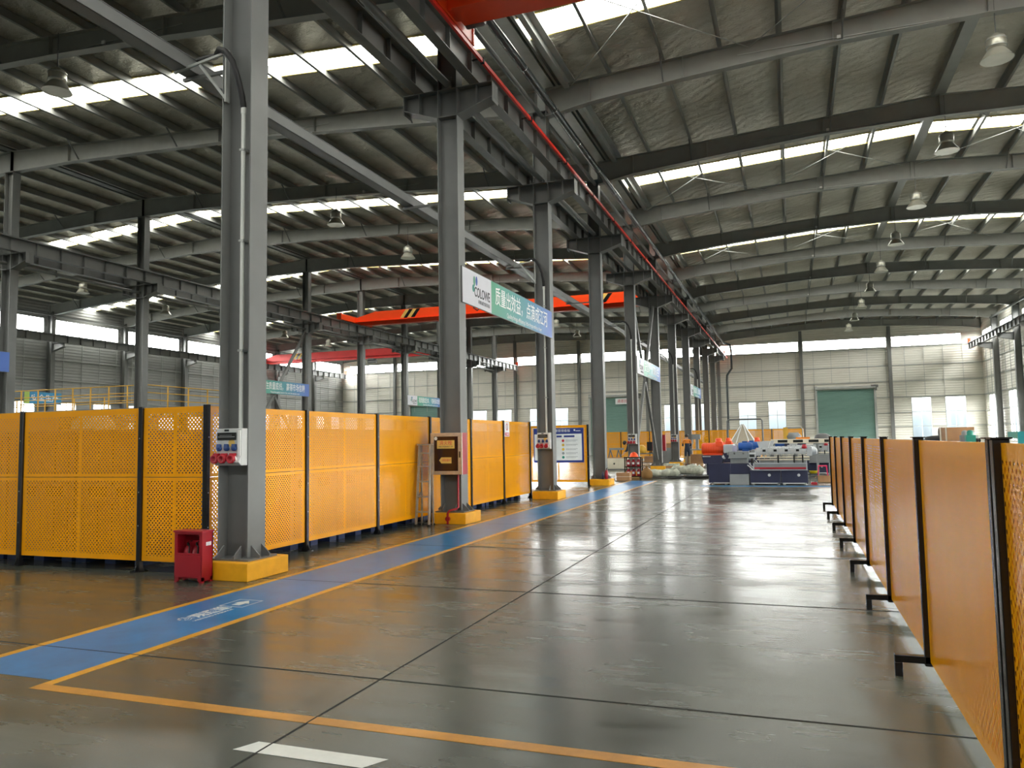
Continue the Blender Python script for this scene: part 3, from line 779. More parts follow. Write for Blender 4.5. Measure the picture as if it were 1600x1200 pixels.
# prohibition sign on the last tall panel's post
t = thing('prohibition_sign', 'small white prohibition sign with a red caption on the yellow fence', 'sign', (-6.438, 17.42, 1.62))
MB().box(0, .004, -.03, .3, -.02, .33).build('plate', M['posterwhite'], t)
MB().lathe([(.085, .005), (.085, .007)], (0, .13, .21), 20, 0).build('ring', M['inkred'], t)
MB().lathe([(.066, .0075), (.001, .008)], (0, .13, .21), 20, 0).build('ring_centre', M['posterwhite'], t)
MB().box(.008, .0095, .115, .145, .15, .24).lathe([(.016, .008), (.001, .0095)], (0, .13, .255), 10, 0).build('pictogram', M['inkdark'], t)
MB().box(.0045, .006, .0, .27, .0, .075).build('caption_bar', M['inkred'], t)
text_mesh('禁止翻越', .05, 'caption', M['posterwhite'], t, (.007, .135, .037), (hp, 0, hp), width=.2, align='CENTER')

# ---- socket boxes and their conduits
def socket_box(label, loc):
    t = thing('socket_box', label, 'socket box', loc, group='socket boxes on the columns')
    b = MB().box(-.175, .175, 0, .11, 0, .42).prism([(0, .12), (-.05, .04), (0, 0)], 0, -.175, .175)
    b.build('case', M['boxgrey'], t, bevel=.006)
    MB().box(.13, .165, -.012, 0, .05, .4).build('hinge_strip', M['white'], t)
    MB().box(-.155, .105, -.014, 0, .29, .375).build('breaker_cover', M['darkpanel'], t, bevel=.004)
    MB().box(-.14, .09, -.0155, -.014, .322, .33).box(-.12, .05, -.0155, -.014, .342, .346).build('breaker_row', M['mgrey'], t)
    MB().box(-.06, .0, -.006, 0, .39, .41).build('latch', M['darkpanel'], t)
    MB().lathe([(.045, -.003), (.001, -.004)], (.04, 0, .255), 16, 1).build('warning_label', M['labely'], t)
    for x in (-.125, -.02, .085):
        b = MB().lathe([(.03, 0), (.03, -.03), (.022, -.034), (.001, -.034)], (x, 0, .195), 14, 1).prism([(-.0,.19),(-.036,.205),(-.03,.245),(0,.24)], 0, x-.024, x+.024)
        b.build('blue_socket', M['blue'], t)
    for i, x in enumerate((-.15, -.045, .075)):
        b = MB().lathe([(.05, .01), (.05, -.055), (.042, -.06), (.03, -.06), (.03, -.03), (.001, -.03)], (x, -.02, .075), 16, 1)
        b.box(x-.03, x+.03, -.05, 0, .11, .14)
        b.build('red_socket', M['redplug'], t)
    MB().tube([(.11, -.03, .1), (.15, -.03, .03)], .012, 8).build('white_lid', M['white'], t)
    return t
def feed(label, loc, ztray):
    t = thing('power_conduit', label, 'conduit', loc, group='conduits feeding the socket boxes')
    z = ztray
    pts = [(-.82, .06, z+.06), (-.65, .0, z+.03), (-.45, -.05, z-.0), (-.3, -.17, z-.0), (-.18, -.2, z-.06), (-.08, -.2, z-.2), (-.015, -.19, z-.4), (0, -.12, z-.62), (0, -.09, z-.74)]
    # smooth
    P_ = []
    for i in range(len(pts)-1):
        for q in range(3):
            tt = q/3; P_.append(tuple(a+(b_-a)*tt for a, b_ in zip(pts[i], pts[i+1])))
    P_.append(pts[-1])
    MB().tube(P_, [.034+.003*(i % 2) for i in range(len(P_))], 10).build('flexible_hose', M['rubber'], t)
    MB().tube([(0, -.09, 1.69), (0, -.09, z-.74)], .026, 12).build('rigid_pipe', M['whitepipe'], t)
    MB().tube([(0, -.09, z-.82), (0, -.09, z-.72)], .032, 12).build('pipe_coupling', M['whitepipe'], t)
    for zz in (2.6, 3.9, 5.0): MB().box(-.035, .035, -.12, -.005, zz-.012, zz+.012).build('pipe_clip', M['steel_light'], t)
    b = MB().bar((-.21, -.15, z-.05), (-1.02, -.12, z-.14), .03, .03).bar((-.21, -.15, z-.62), (-.62, -.13, z-.12), .03, .03).box(-.225, -.2, -.165, -.1, z-.66, z-.0)
    b.build('tray_support', M['steel_light'], t)
    return t
ZT = 6.26
sb0 = socket_box('socket box on the nearest grey column, above the red cabinet', (XA-.05, YF(0)-.255, 1.27))
fd0 = feed('black hose and white pipe running down the nearest column', (XA-.02, YF(0), 0), ZT)
for k, l in ((2, 'third'), (4, 'fifth'), (6, 'seventh'), (8, 'ninth')):
    dup(sb0, (XA, YF(k)-.255, 1.27), 'socket box on the %s grey column along the walkway' % l)
    dup(fd0, (XA+.03, YF(k), 0), 'black hose and white pipe down the %s column along the walkway' % l)
# ---- cable tray
t = thing('cable_tray', 'long grey cable tray running left of the walkway columns below the crane brackets', 'cable tray', (-6.92, 0, ZT-.12))
MB().box(-.1, .1, YB+.3, 70, 0, .006).box(-.1, -.095, YB+.3, 70, 0, .16).box(.095, .1, YB+.3, 70, 0, .16).build('tray', M['steel'], t)
MB().box(-.11, .11, YB+.3, 70, .16, .168).build('lid', M['steel'], t)
for k in range(-1, 11):
    MB().box(-.13, .74, YF(k)+.05, YF(k)+.09, -.05, -.01).build('bracket', M['steel'], t)

# ---- banners between columns
M['bwhite'] = mat('banner_white', (214,214,222), .45, vary=.03); M['txt'] = mat('banner_lettering_white', (244,246,246), .5)
def banner_grad():
    m, n, b, o = node_mat('banner_green_to_blue'); L = n.links.new; N = n.nodes.new
    tc = N('ShaderNodeTexCoord'); s = N('ShaderNodeSeparateXYZ'); L(tc.outputs['Object'], s.inputs[0])
    mr = N('ShaderNodeMapRange'); mr.inputs[1].default_value = 1.6; mr.inputs[2].default_value = 5.6; L(s.outputs['Y'], mr.inputs[0])
    c = N('ShaderNodeValToRGB'); c.color_ramp.elements[0].color = lin((70,160,124))+(1,); c.color_ramp.elements[1].color = lin((72,112,196))+(1,)
    e_ = c.color_ramp.elements.new(.55); e_.color = lin((66,146,164))+(1,)
    L(mr.outputs[0], c.inputs[0]); L(c.outputs[0], b.inputs['Base Color']); b.inputs['Roughness'].default_value = .4
    return m
M['bgrad'] = banner_grad()
def logo(parent, y0, zc, big):
    for (dy, dz, a, ry, rz_, mm) in ((.12, .15, 0, .055, .1, 'lg'), (.235, .17, 0, .05, .095, 'lb'), (.07, .0, .0, .06, .075, 'lt')):
        MB()._add([(.0115, y0+dy+ry*math.cos(k*math.pi/10), zc+dz+rz_*math.sin(k*math.pi/10)) for k in range(20)], [tuple(range(20))]).build('logo_petal', M[mm], parent)
    if big:
        text_mesh('COLOWE', .27, 'logo_lettering', M['inkdark'], parent, (.011, y0+.12, zc-.06), (hp, 0, hp), width=.82, bold=.004)
        text_mesh('科隆威智能装备', .085, 'logo_lettering', M['inkdark'], parent, (.011, y0+.32, zc-.235), (hp, 0, hp), width=.62)
M['lg'] = mat('logo_green', (84,150,120), .5); M['lb'] = mat('logo_blue', (44,82,160), .5); M['lt'] = mat('logo_teal', (60,140,130), .5)
def banner(label, x, k, body, eng, group='banners hung between columns'):
    t = thing('banner', label, 'banner', (x, YF(k)-.06, 4.13), group=group)
    Lb = 5.88
    MB().box(-.02, .008, 0, Lb, .0, .7).build('backing_frame', M['steel_dark'], t)
    MB().box(.008, .0095, .02, 1.52, .01, .69).build('logo_panel', M['bwhite'], t)
    MB().box(.008, .0095, 1.52, Lb-.02, .01, .69).build('slogan_panel', M['bgrad'], t)
    logo(t, .48, .36, True)
    h1, h2 = body.split('，')
    k1 = 3.7*(len(h1)+.6)/(len(h1)+len(h2)+1.0); k2 = 3.7 - k1 - .15
    text_mesh(h1+'，', .42, 'slogan_lettering', M['txt'], t, (.011, 1.74, .39), (hp, 0, hp), width=k1*.93, bold=.0025)
    text_mesh(h2, .42, 'slogan_lettering', M['txt'], t, (.011, 1.74+k1+.15, .39), (hp, 0, hp), width=k2, bold=.0025)
    text_mesh(eng, .14, 'slogan_lettering', M['txt'], t, (.011, 2.45, .1), (hp, 0, hp), width=2.5)
    return t
EN = 'Quality brings efficiency, little drops make a river'
XBN = XA+.225
banner('green and blue banner with a white logo end, between the second and third column', XBN, 1, '质量出效益，点滴成江河', EN)
banner('pale green and blue banner between the fifth and sixth column, over the slanted braces', XBN, 4, '安全第一，预防为主', EN)
banner('small far banner between the eighth and ninth column', XBN, 7, '精益求精，追求卓越', EN)
XBB = XB+.225
banner('banner end in plain blue at the left picture edge', XBB, 1, '以人为本，安全生产', EN)
banner('green and blue banner seen between the nearest and second column', XBB, 4, '守住质量底线，赢得市场信赖', 'Keep the quality bottom line, win the market trust')
banner('far banner with a white logo end, seen just left of the second column', XBB, 7, '视质量如生命，创新驱动发展', EN)
t = thing('wall_sign', 'blue and white sign seen at far left behind the yellow railing', 'sign', (XC+.62, 35.0, 4.3))
MB().box(-.02, 0, 0, 2.6, 0, .75).build('plate', mat('sign_blue', (60,150,200), .5), t)
MB().box(0, .003, 0, .35, 0, .75).build('plate_end', mat('sign_lime', (190,220,110), .5), t)
text_mesh('安全生产', .45, 'lettering', M['txt'], t, (.003, .45, .36), (hp, 0, hp), width=1.9, bold=.01)
t = thing('door_sign', 'small white sign with red lettering above the far green shutter door', 'sign', (-15.5, YE-.27, 4.75))
MB().box(0, 1.6, 0, .02, 0, .55).build('plate', M['posterwhite'], t)
text_mesh('通道出口', .35, 'lettering', M['inkred'], t, (.8, -.001, .27), (hp, 0, 0), width=1.2, align='CENTER')

# ---- fire hose cabinets
def hose_cabinet(label, loc):
    t = thing('fire_hose_cabinet', label, 'fire hose cabinet', loc, group='fire hose cabinets on the columns')
    MB().box(-.31, .31, .012, .24, 0, .76).build('case', M['red'], t, bevel=.004)
    b = MB().box(-.315, .315, -.02, .012, 0, .065).box(-.315, .315, -.02, .012, .695, .76).box(-.315, -.245, -.02, .012, .065, .695).box(.235, .315, -.02, .012, .065, .695)
    d = b.build('door', M['alu'], t, bevel=.004)
    MB().box(-.245, .235, -.008, .004, .065, .695).build('door_glass', M['glassdark'], d)
    MB().box(.262, .28, -.034, -.02, .31, .42).build('handle', M['black'], d)
    l1 = MB().box(-.185, .165, -.011, -.0085, .475, .625).build('name_label', M['labely'], d)
    text_mesh('消火栓', .09, 'lettering', M['inkred'], l1, (-.01, -.0115, .572), (hp, 0, 0), width=.26, align='CENTER')
    text_mesh('FIRE HYDRANT 119', .035, 'lettering', M['inkdark'], l1, (-.01, -.0115, .508), (hp, 0, 0), width=.28, align='CENTER')
    l2 = MB().prism([(-.145,.26),(-.1,.205),(.1,.205),(.1,.315),(-.1,.315)], 1, -.011, -.0085).build('arrow_label', M['labely'], d)
    text_mesh('消防器材', .05, 'lettering', M['inkred'], l2, (0, -.0115, .26), (hp, 0, 0), width=.18, align='CENTER')
    MB().lathe([(.033, -.0085), (.001, -.011)], (-.21, 0, .66), 14, 1).build('round_sticker', M['posterwhite'], d)
    hs = [(-.205 + .2*(1-math.cos(a)), .03, .12 + .3*math.sin(a)) for a in [i*math.pi/2/10 for i in range(11)]]
    MB().tube(hs, .012, 8).build('hose', M['posterwhite'], t)
    return t
hc = hose_cabinet('fire hose cabinet with dark glass door, on the second grey column', (XA+.03, YF(1)-.40, .9))
dup(hc, (XA+.03, YF(5)+.40, .9), 'fire hose cabinet on the far side of the sixth column, a dark red strip showing', math.pi)
dup(hc, (XA+.03, YF(9)-.40, .9), 'far fire hose cabinet on the tenth column, above the orange motor')
t = thing('water_riser', 'thin red pipe with a valve running down below the fire hose cabinet', 'pipe', (XA+.07, YF(1)-.25, 0))
MB().tube([(.12, 0, .9), (.12, 0, .3), (.1, -.06, .27), (-.0, -.14, .25), (-.03, -.15, .2), (-.03, -.15, 0)], .02, 10).build('pipe', M['red'], t)
MB().lathe([(.045, -.02), (.045, .02)], (-.03, -.15, .1), 12, 1).build('valve', M['red'], t)

# ---- red extinguisher cabinet
t = thing('extinguisher_cabinet', 'dark red extinguisher cabinet with an open upper half, at the foot of the nearest column', 'fire extinguisher cabinet', (-6.31, 6.94, 0))
w2, dp = .19, .17
b = MB().box(-w2, -w2+.012, 0, dp, .02, .545).box(w2-.012, w2, 0, dp, .02, .545).box(-w2, w2, dp-.012, dp, .02, .545).box(-w2+.012, w2-.012, .005, dp-.012, .05, .062).box(-w2+.012, w2-.012, 0, .012, .30, .32)
b.box(-w2+.012, -w2+.04, 0, .01, .32, .545).box(w2-.04, w2-.012, 0, .01, .32, .545).box(-w2+.04, w2-.04, 0, .01, .525, .545)
b.build('body', M['red'], t)
MB().box(-w2-.012, w2+.012, -.012, dp+.004, .545, .565).build('top', M['red'], t, bevel=.004)
MB().box(-w2+.014, w2-.014, -.006, .0, .06, .298).build('door', M['red'], t, bevel=.003)
for s in (-1, 1):
    for yy in (.0, dp-.04): MB().prism([(s*w2, .0), (s*(w2-.03), .0), (s*(w2-.06), .03), (s*(w2-.06), .06), (s*w2, .06)], 1, yy, yy+.04).build('foot', M['red'], t)
MB().box(w2, w2+.002, .06, .14, .40, .44).build('sticker', M['posterwhite'], t)
for x in (-.07, .05):
    e_ = thing('fire_extinguisher', 'fire extinguisher %s inside the open red cabinet' % ('on the left' if x < 0 else 'on the right'), 'fire extinguisher', (-6.31+x, 7.02, .062), group='extinguishers in the red cabinet')
    MB().lathe([(.0, 0), (.045, 0), (.048, .03), (.048, .27), (.035, .31), (.015, .33), (.0, .33)], (0, 0, 0), 16).build('cylinder', M['red'], e_)
    MB().lathe([(.014, .33), (.014, .36), (0, .36)], (0, 0, 0), 10).bar((-.01, 0, .365), (.06, -.01, .385), .014, .008).build('valve', M['black'], e_)
    MB().tube([(0, -.015, .35), (.04, -.03, .33), (.05, -.045, .25), (.03, -.05, .16)], .008, 8).build('hose', M['rubber'], e_)

# ---- folded ladder
t = thing('step_ladder', 'folded worn aluminium step ladder leaning by the fence, left of the hose cabinet', 'ladder', (-6.28, 12.78, 0))
for s in (-1, 1):
    MB().bar((s*.13, -.12, 0), (s*.105, .0, 1.45), .025, .06, (0, 1, 0)).build('rail', M['ladder'], t)
    MB().bar((s*.135-.02*s, .09, 0), (s*.105, .07, 1.45), .022, .04, (0, 1, 0)).build('rear_rail', M['ladder'], t)
    MB().box(s*.13-.025, s*.13+.025, -.16, -.08, 0, .03).build('rubber_foot', M['rubber'], t)
    MB().box(s*.115-.022, s*.115+.022, .07, .12, 0, .03).build('rubber_foot', M['rubber'], t)
for i, z in enumerate((.25, .52, .79, 1.06, 1.3)):
    yy = -.12 + .12*z/1.45
    MB().box(-.12, .12, yy-.035, yy+.035, z-.012, z+.012).build('step', M['ladder'], t)
MB().box(-.135, .135, -.05, .1, 1.44, 1.465).build('top_cap', M['ladder'], t)
MB().bar((-.1, -.08, .5), (-.12, .09, .62), .012, .02).build('spreader', M['steel_dark'], t)

# ---- hanging lamps
def lamp(label, loc, rod, group):
    t = thing('pendant_lamp', label, 'ceiling lamp', loc, group=group)
    MB().lathe([(.33, 0), (.30, .05), (.24, .14), (.19, .21), (.165, .24)], (0, 0, 0), 24).build('bell_reflector', M['bell'], t)
    MB().lathe([(.165, .24), (.19, .25), (.2, .3), (.2, .47), (.17, .52), (.1, .55), (.06, .6), (0, .6)], (0, 0, 0), 24).build('lamp_housing', M['bell'], t)
    MB().lathe([(.21, .28), (.21, .3)], (0, 0, 0), 24).lathe([(.21, .44), (.21, .46)], (0, 0, 0), 24).build('housing_ring', M['steel_light'], t)
    MB().tube([(0, 0, .6), (0, 0, rod)], .012, 6).build('rod', M['steel_dark'], t)
    MB().lathe([(.07, .1), (.08, .16), (.05, .24)], (0, 0, 0), 12).build('bulb', M['white'], t)
    return t
l0 = None
ow = ['nearest', 'second', 'third', 'fourth', 'fifth', 'sixth', 'seventh', 'eighth', 'ninth']
for i, k in enumerate(range(2, 11)):
    lb = '%s bell lamp hanging under the right hall ridge' % ow[i]
    if l0 is None: l0 = lamp(lb, (4.62, YF(k), 9.73), 1.7, 'bell lamps under the right ridge')
    else: dup(l0, (4.62, YF(k), 9.73), lb)
l1 = None
for i, k in enumerate((1, 3, 4, 6, 8, 9)):
    lb = '%s bell lamp of the middle hall, hung left of the walkway columns' % ow[i]
    if l1 is None: l1 = lamp(lb, (-16.2, YF(k)-.1, 10.0), 1.45, 'bell lamps in the middle hall')
    else: dup(l1, (-16.0, YF(k)-.1, 9.8), lb)
l2 = None
for i, k in enumerate((4, 5, 7, 8)):
    lb = '%s bell lamp of the leftmost hall, beyond the middle row of columns' % ow[i]
    if l2 is None: l2 = lamp(lb, (-35.6, YF(k), 9.8), 1.5, 'bell lamps in the left hall')
    else: dup(l2, (-35.6, YF(k), 9.5), lb)

# ---- roof drain pipe
t = thing('drain_pipe', 'thick dark grey drain pipe with silver bands under the roof right of the columns', 'pipe', (-5.3, 0, 9.80))
MB().tube([(0, YB+.5, 0), (0, 70.6, 0), (.45, 71.3, -.1), (.52, 71.6, -.6), (.52, 71.6, -2.2), (.1, 71.6, -2.8), (.07, 71.6, -3.2), (.07, 71.6, -9.80)], .095, 16).build('pipe', M['pipe'], t)
for i in range(30):
    y = -3 + 2.36*i
    MB().tube([(0, y-.012, 0), (0, y+.012, 0)], .1, 16).build('pipe_band', M['band'], t)
for k in range(0, 11):
    MB().tube([(0, YF(k), .09), (0, YF(k), T(-5.3)-.7-9.80)], .008, 6).build('hanger_rod', M['steel_light'], t)

# ---- overhead cranes
def crane(name, label, x0, x1, y, half, col, text=False, low=.2):
    t = thing(name, label, 'overhead crane', (0, y, 8.81))
    zb = .05; hgt = .56
    for x in (x0, x1):
        s = 1 if x == x0 else -1
        c_ = MB().box(x-.14, x+.14, -half, half, .02, .36).box(x-.16, x+.16, -half-.05, -half+.03, .0, .4).box(x-.16, x+.16, half-.03, half+.05, .0, .4)
        e_ = c_.build('end_carriage', col, t, bevel=.01)
        for yy in (-half+.4, half-.4):
            MB().lathe([(.11, -.05), (.11, .05)], (x, yy, .11), 16, 0).build('wheel', M['steel_dark'], e_)
        MB().lathe([(.09, -.16), (.1, -.14), (.1, .16), (.07, .2)], (x+s*.34, half-.4, .2), 14, 0).build('travel_motor', M['steel_dark'], e_)
    a, c_ = x0-.1, x1+.1
    tp = hgt + zb
    b = MB()
    prof = [(a, .1), (a+.3, .05), (c_-.3, .05), (c_, .1), (c_, .24), (c_-1.6, tp), (a+1.6, tp), (a, .24)]
    b.prism(prof, 1, -.2, .2)
    b.prism([(a+.35, .02), (c_-.35, .02), (c_-.35, .045), (a+.35, .045)], 1, -.3, .3)
    if low:
        b.prism([(a+.6, -.14), (c_-.6, -.14), (c_-.1, .05), (a+.1, .05)], 1, -.14, .14)
        b.box(a+.9, c_-.9, -.2, .2, -.2, -.14)
    g_ = b.build('bridge_girder', col, t)
    for xx in (x0+3.2, x1-3.6):
        for j in range(4):
            MB().prism([(xx+.24*j, .1), (xx+.24*j+.24, .1), (xx+.24*j+.62, tp-.02), (xx+.24*j+.38, tp-.02)], 1, -.206, -.2).build('hazard_stripe', M['labely'] if j % 2 == 0 else M['black'], g_)
    if text:
        text_mesh('◇河南矿山', .42, 'lettering', M['inkdark'], g_, (x0+7.9, -.203, .34), (hp, 0, 0), width=2.7, bold=.008)
    h = MB().lathe([(.16, -.4), (.16, .4)], ((x0+x1)*.5+2, 0, -.45), 16, 0).box((x0+x1)*.5+1.7, (x0+x1)*.5+2.3, -.22, .22, -.3, -.18)
    h.build('hoist', M['steel_dark'], t)
    return t
crane('overhead_crane', 'orange overhead crane across the middle hall, seen behind the banner', XB+.58, XA-.58, 41.2, 1.75, M['crane'], True)
crane('overhead_crane', 'red overhead crane far across the leftmost hall', XC+1.15, XB-.58, 57.5, 1.75, M['crane_faded'])
cr = crane('overhead_crane', 'dark red overhead crane whose end shows at the top edge above the columns', XA+.58, XD-1.15, 11.9, .95, M['crane'], low=0)
# festoon cable loops under the near crane
t = thing('festoon_cable', 'black cable hanging in loops under the near red crane', 'cable', (0, 10.5, 8.75))
MB().tube([(-4.6, 0, 0), (13.2, 0, 0)], .012, 6).build('carrier_wire', M['steel_light'], t)
for i in range(7):
    x = -4.2 + 1.9*i
    MB().tube([(x + 1.9*q/12, 0, -.02 - .5*(1-(2*q/12-1)**2)) for q in range(13)], .014, 8).build('cable_loop', M['rubber'], t)

# ---- mezzanine with yellow railing, far left
t = thing('mezzanine_platform', 'steel mezzanine with yellow guard rails, behind the fence at far left', 'mezzanine', (-27.1, 27.1, 0))
MB().box(-10.9, 0, 0, 8.5, 3.12, 3.26).build('deck', M['steel'], t)
for (x, y) in ((-.2, .2), (-5.4, .2), (-10.6, .2), (-.2, 8.2), (-5.4, 8.2), (-10.6, 8.2)):
    MB().box(x-.09, x+.09, y-.09, y+.09, 0, 3.12).build('support_post', M['steel_dark'], t)
for i in range(10):
    MB().box(-.02-1.1*i-.022, -.02-1.1*i+.022, .0, .045, 3.26, 4.27).build('guard_post', M['yellow_rail'], t)
for i in range(1, 7):
    MB().box(-.045, 0, 1.3*i-.022, 1.3*i+.022, 3.26, 4.27).build('guard_post', M['yellow_rail'], t)
for z, nm in ((4.27, 'top_rail'), (3.93, 'mid_rail'), (3.6, 'low_rail')):
    MB().tube([(-10.8, .02, z), (-.02, .02, z), (-.02, 8.3, z)], .02, 8).build(nm, M['yellow_rail'], t)
t = thing('platform_railing', 'lower yellow railing in front of the mezzanine, behind the fence', 'railing', (-26.35, 25.75, 0))
MB().box(-9.0, 0, 0, 1.2, 2.55, 2.66).build('walk_deck', M['steel'], t)
for x in (-8.7, -4.5, -.2): MB().box(x-.06, x+.06, .5, .62, 0, 2.55).build('support_post', M['steel_dark'], t)
for i in range(6): MB().box(-1.75*i-.02, -1.75*i+.02, 0, .04, 2.66, 3.7).build('guard_post', M['yellow_rail'], t)
for z in (3.68, 3.4, 3.1): MB().tube([(-8.9, .02, z), (0, .02, z)], .018, 8).build('rail', M['yellow_rail'], t)

# ---- stacked blue pallet boxes behind the left fence, and a rack with a long carton
M['crateblue'] = mat('blue_crate_plastic', (26,54,108), .5)
bx0 = None
spots = [((-12.1, 8.3), 'behind the leftmost fence panel'), ((-10.85, 8.3), 'under the left fence panel at the picture edge'), ((-9.6, 8.3), 'behind the first black post'), ((-8.35, 8.3), 'behind the wide fence panel left of the red cabinet'),
         ((-7.25, 10.0), 'behind the first full fence panel right of the nearest column'), ((-7.25, 11.25), 'behind the second post right of the nearest column'), ((-7.25, 12.5), 'behind the folded ladder'), ((-7.25, 13.75), 'behind the hose cabinet column'), ((-7.25, 15.0), 'right of the hose cabinet column'), ((-7.25, 16.25), 'before the prohibition sign'), ((-7.25, 17.5), 'behind the prohibition sign'), ((-7.25, 18.75), 'behind the last tall fence panel')]
for (xy, l) in spots:
    for lev, nm in ((0, 'lower'), (1, 'upper')):
        lb = '%s blue pallet box, %s' % (nm, l)
        rzz = 0 if xy[1] < 9 else math.pi/2
        if bx0 is None:
            bx0 = thing('pallet_box', lb, 'pallet box', (*xy, .86*lev), rzz, 'blue pallet boxes behind the fence')
            b = MB().box(-.6, .6, -.5, .5, .13, .16).box(-.6, .6, -.5, -.47, .16, .84).box(-.6, .6, .47, .5, .16, .84).box(-.6, -.57, -.47, .47, .16, .84).box(.57, .6, -.47, .47, .16, .84)
            b.build('body', M['crateblue'], bx0)
            MB().box(-.615, .615, -.515, -.5, .8, .86).box(-.615, .615, .5, .515, .8, .86).box(-.615, -.6, -.5, .5, .8, .86).box(.6, .615, -.5, .5, .8, .86).build('rim', M['crateblue'], bx0)
            for q in range(5): MB().box(-.5+.24*q, -.46+.24*q, -.512, -.5, .16, .8).build('rib', M['crateblue'], bx0)
            for x in (-.5, 0, .5):
                MB().box(x-.09, x+.09, -.5, .5, 0, .13).build('runner', M['crateblue'], bx0)
        else: dup(bx0, (*xy, .86*lev), lb, rzz)
t = thing('shelf_rack', 'grey rack behind the leftmost fence panel, carrying a long carton', 'rack', (-12.8, 10.2, 0))
for x in (-1.75, 0, 1.75):
    for y in (-.35, .35): MB().box(x-.03, x+.03, y-.03, y+.03, 0, 1.8).build('upright', M['steel_dark'], t)
for z in (.4, 1.1, 1.78): MB().box(-1.8, 1.8, -.38, .38, z, z+.03).build('shelf', M['steel_dark'], t)
t = thing('long_carton', 'long dull brown carton showing just over the leftmost fence panel', 'carton', (-13.0, 10.2, 1.81))
MB().box(-1.2, 1.2, -.3, .3, 0, .32).build('box', M['carton'], t)
MB().box(-1.2, 1.2, -.03, .03, .32, .322).build('packing_tape', M['labely'], t)
t = thing('wrapped_parts', 'loose clear-wrapped parts showing over the fence beside the long carton', 'wrapped goods', (-11.35, 10.2, 1.81))
MB().lathe([(.01, .3), (.22, .26), (.34, .12), (.36, 0)], (0, 0, 0), 9).build('wrapping', M['wrap'], t)


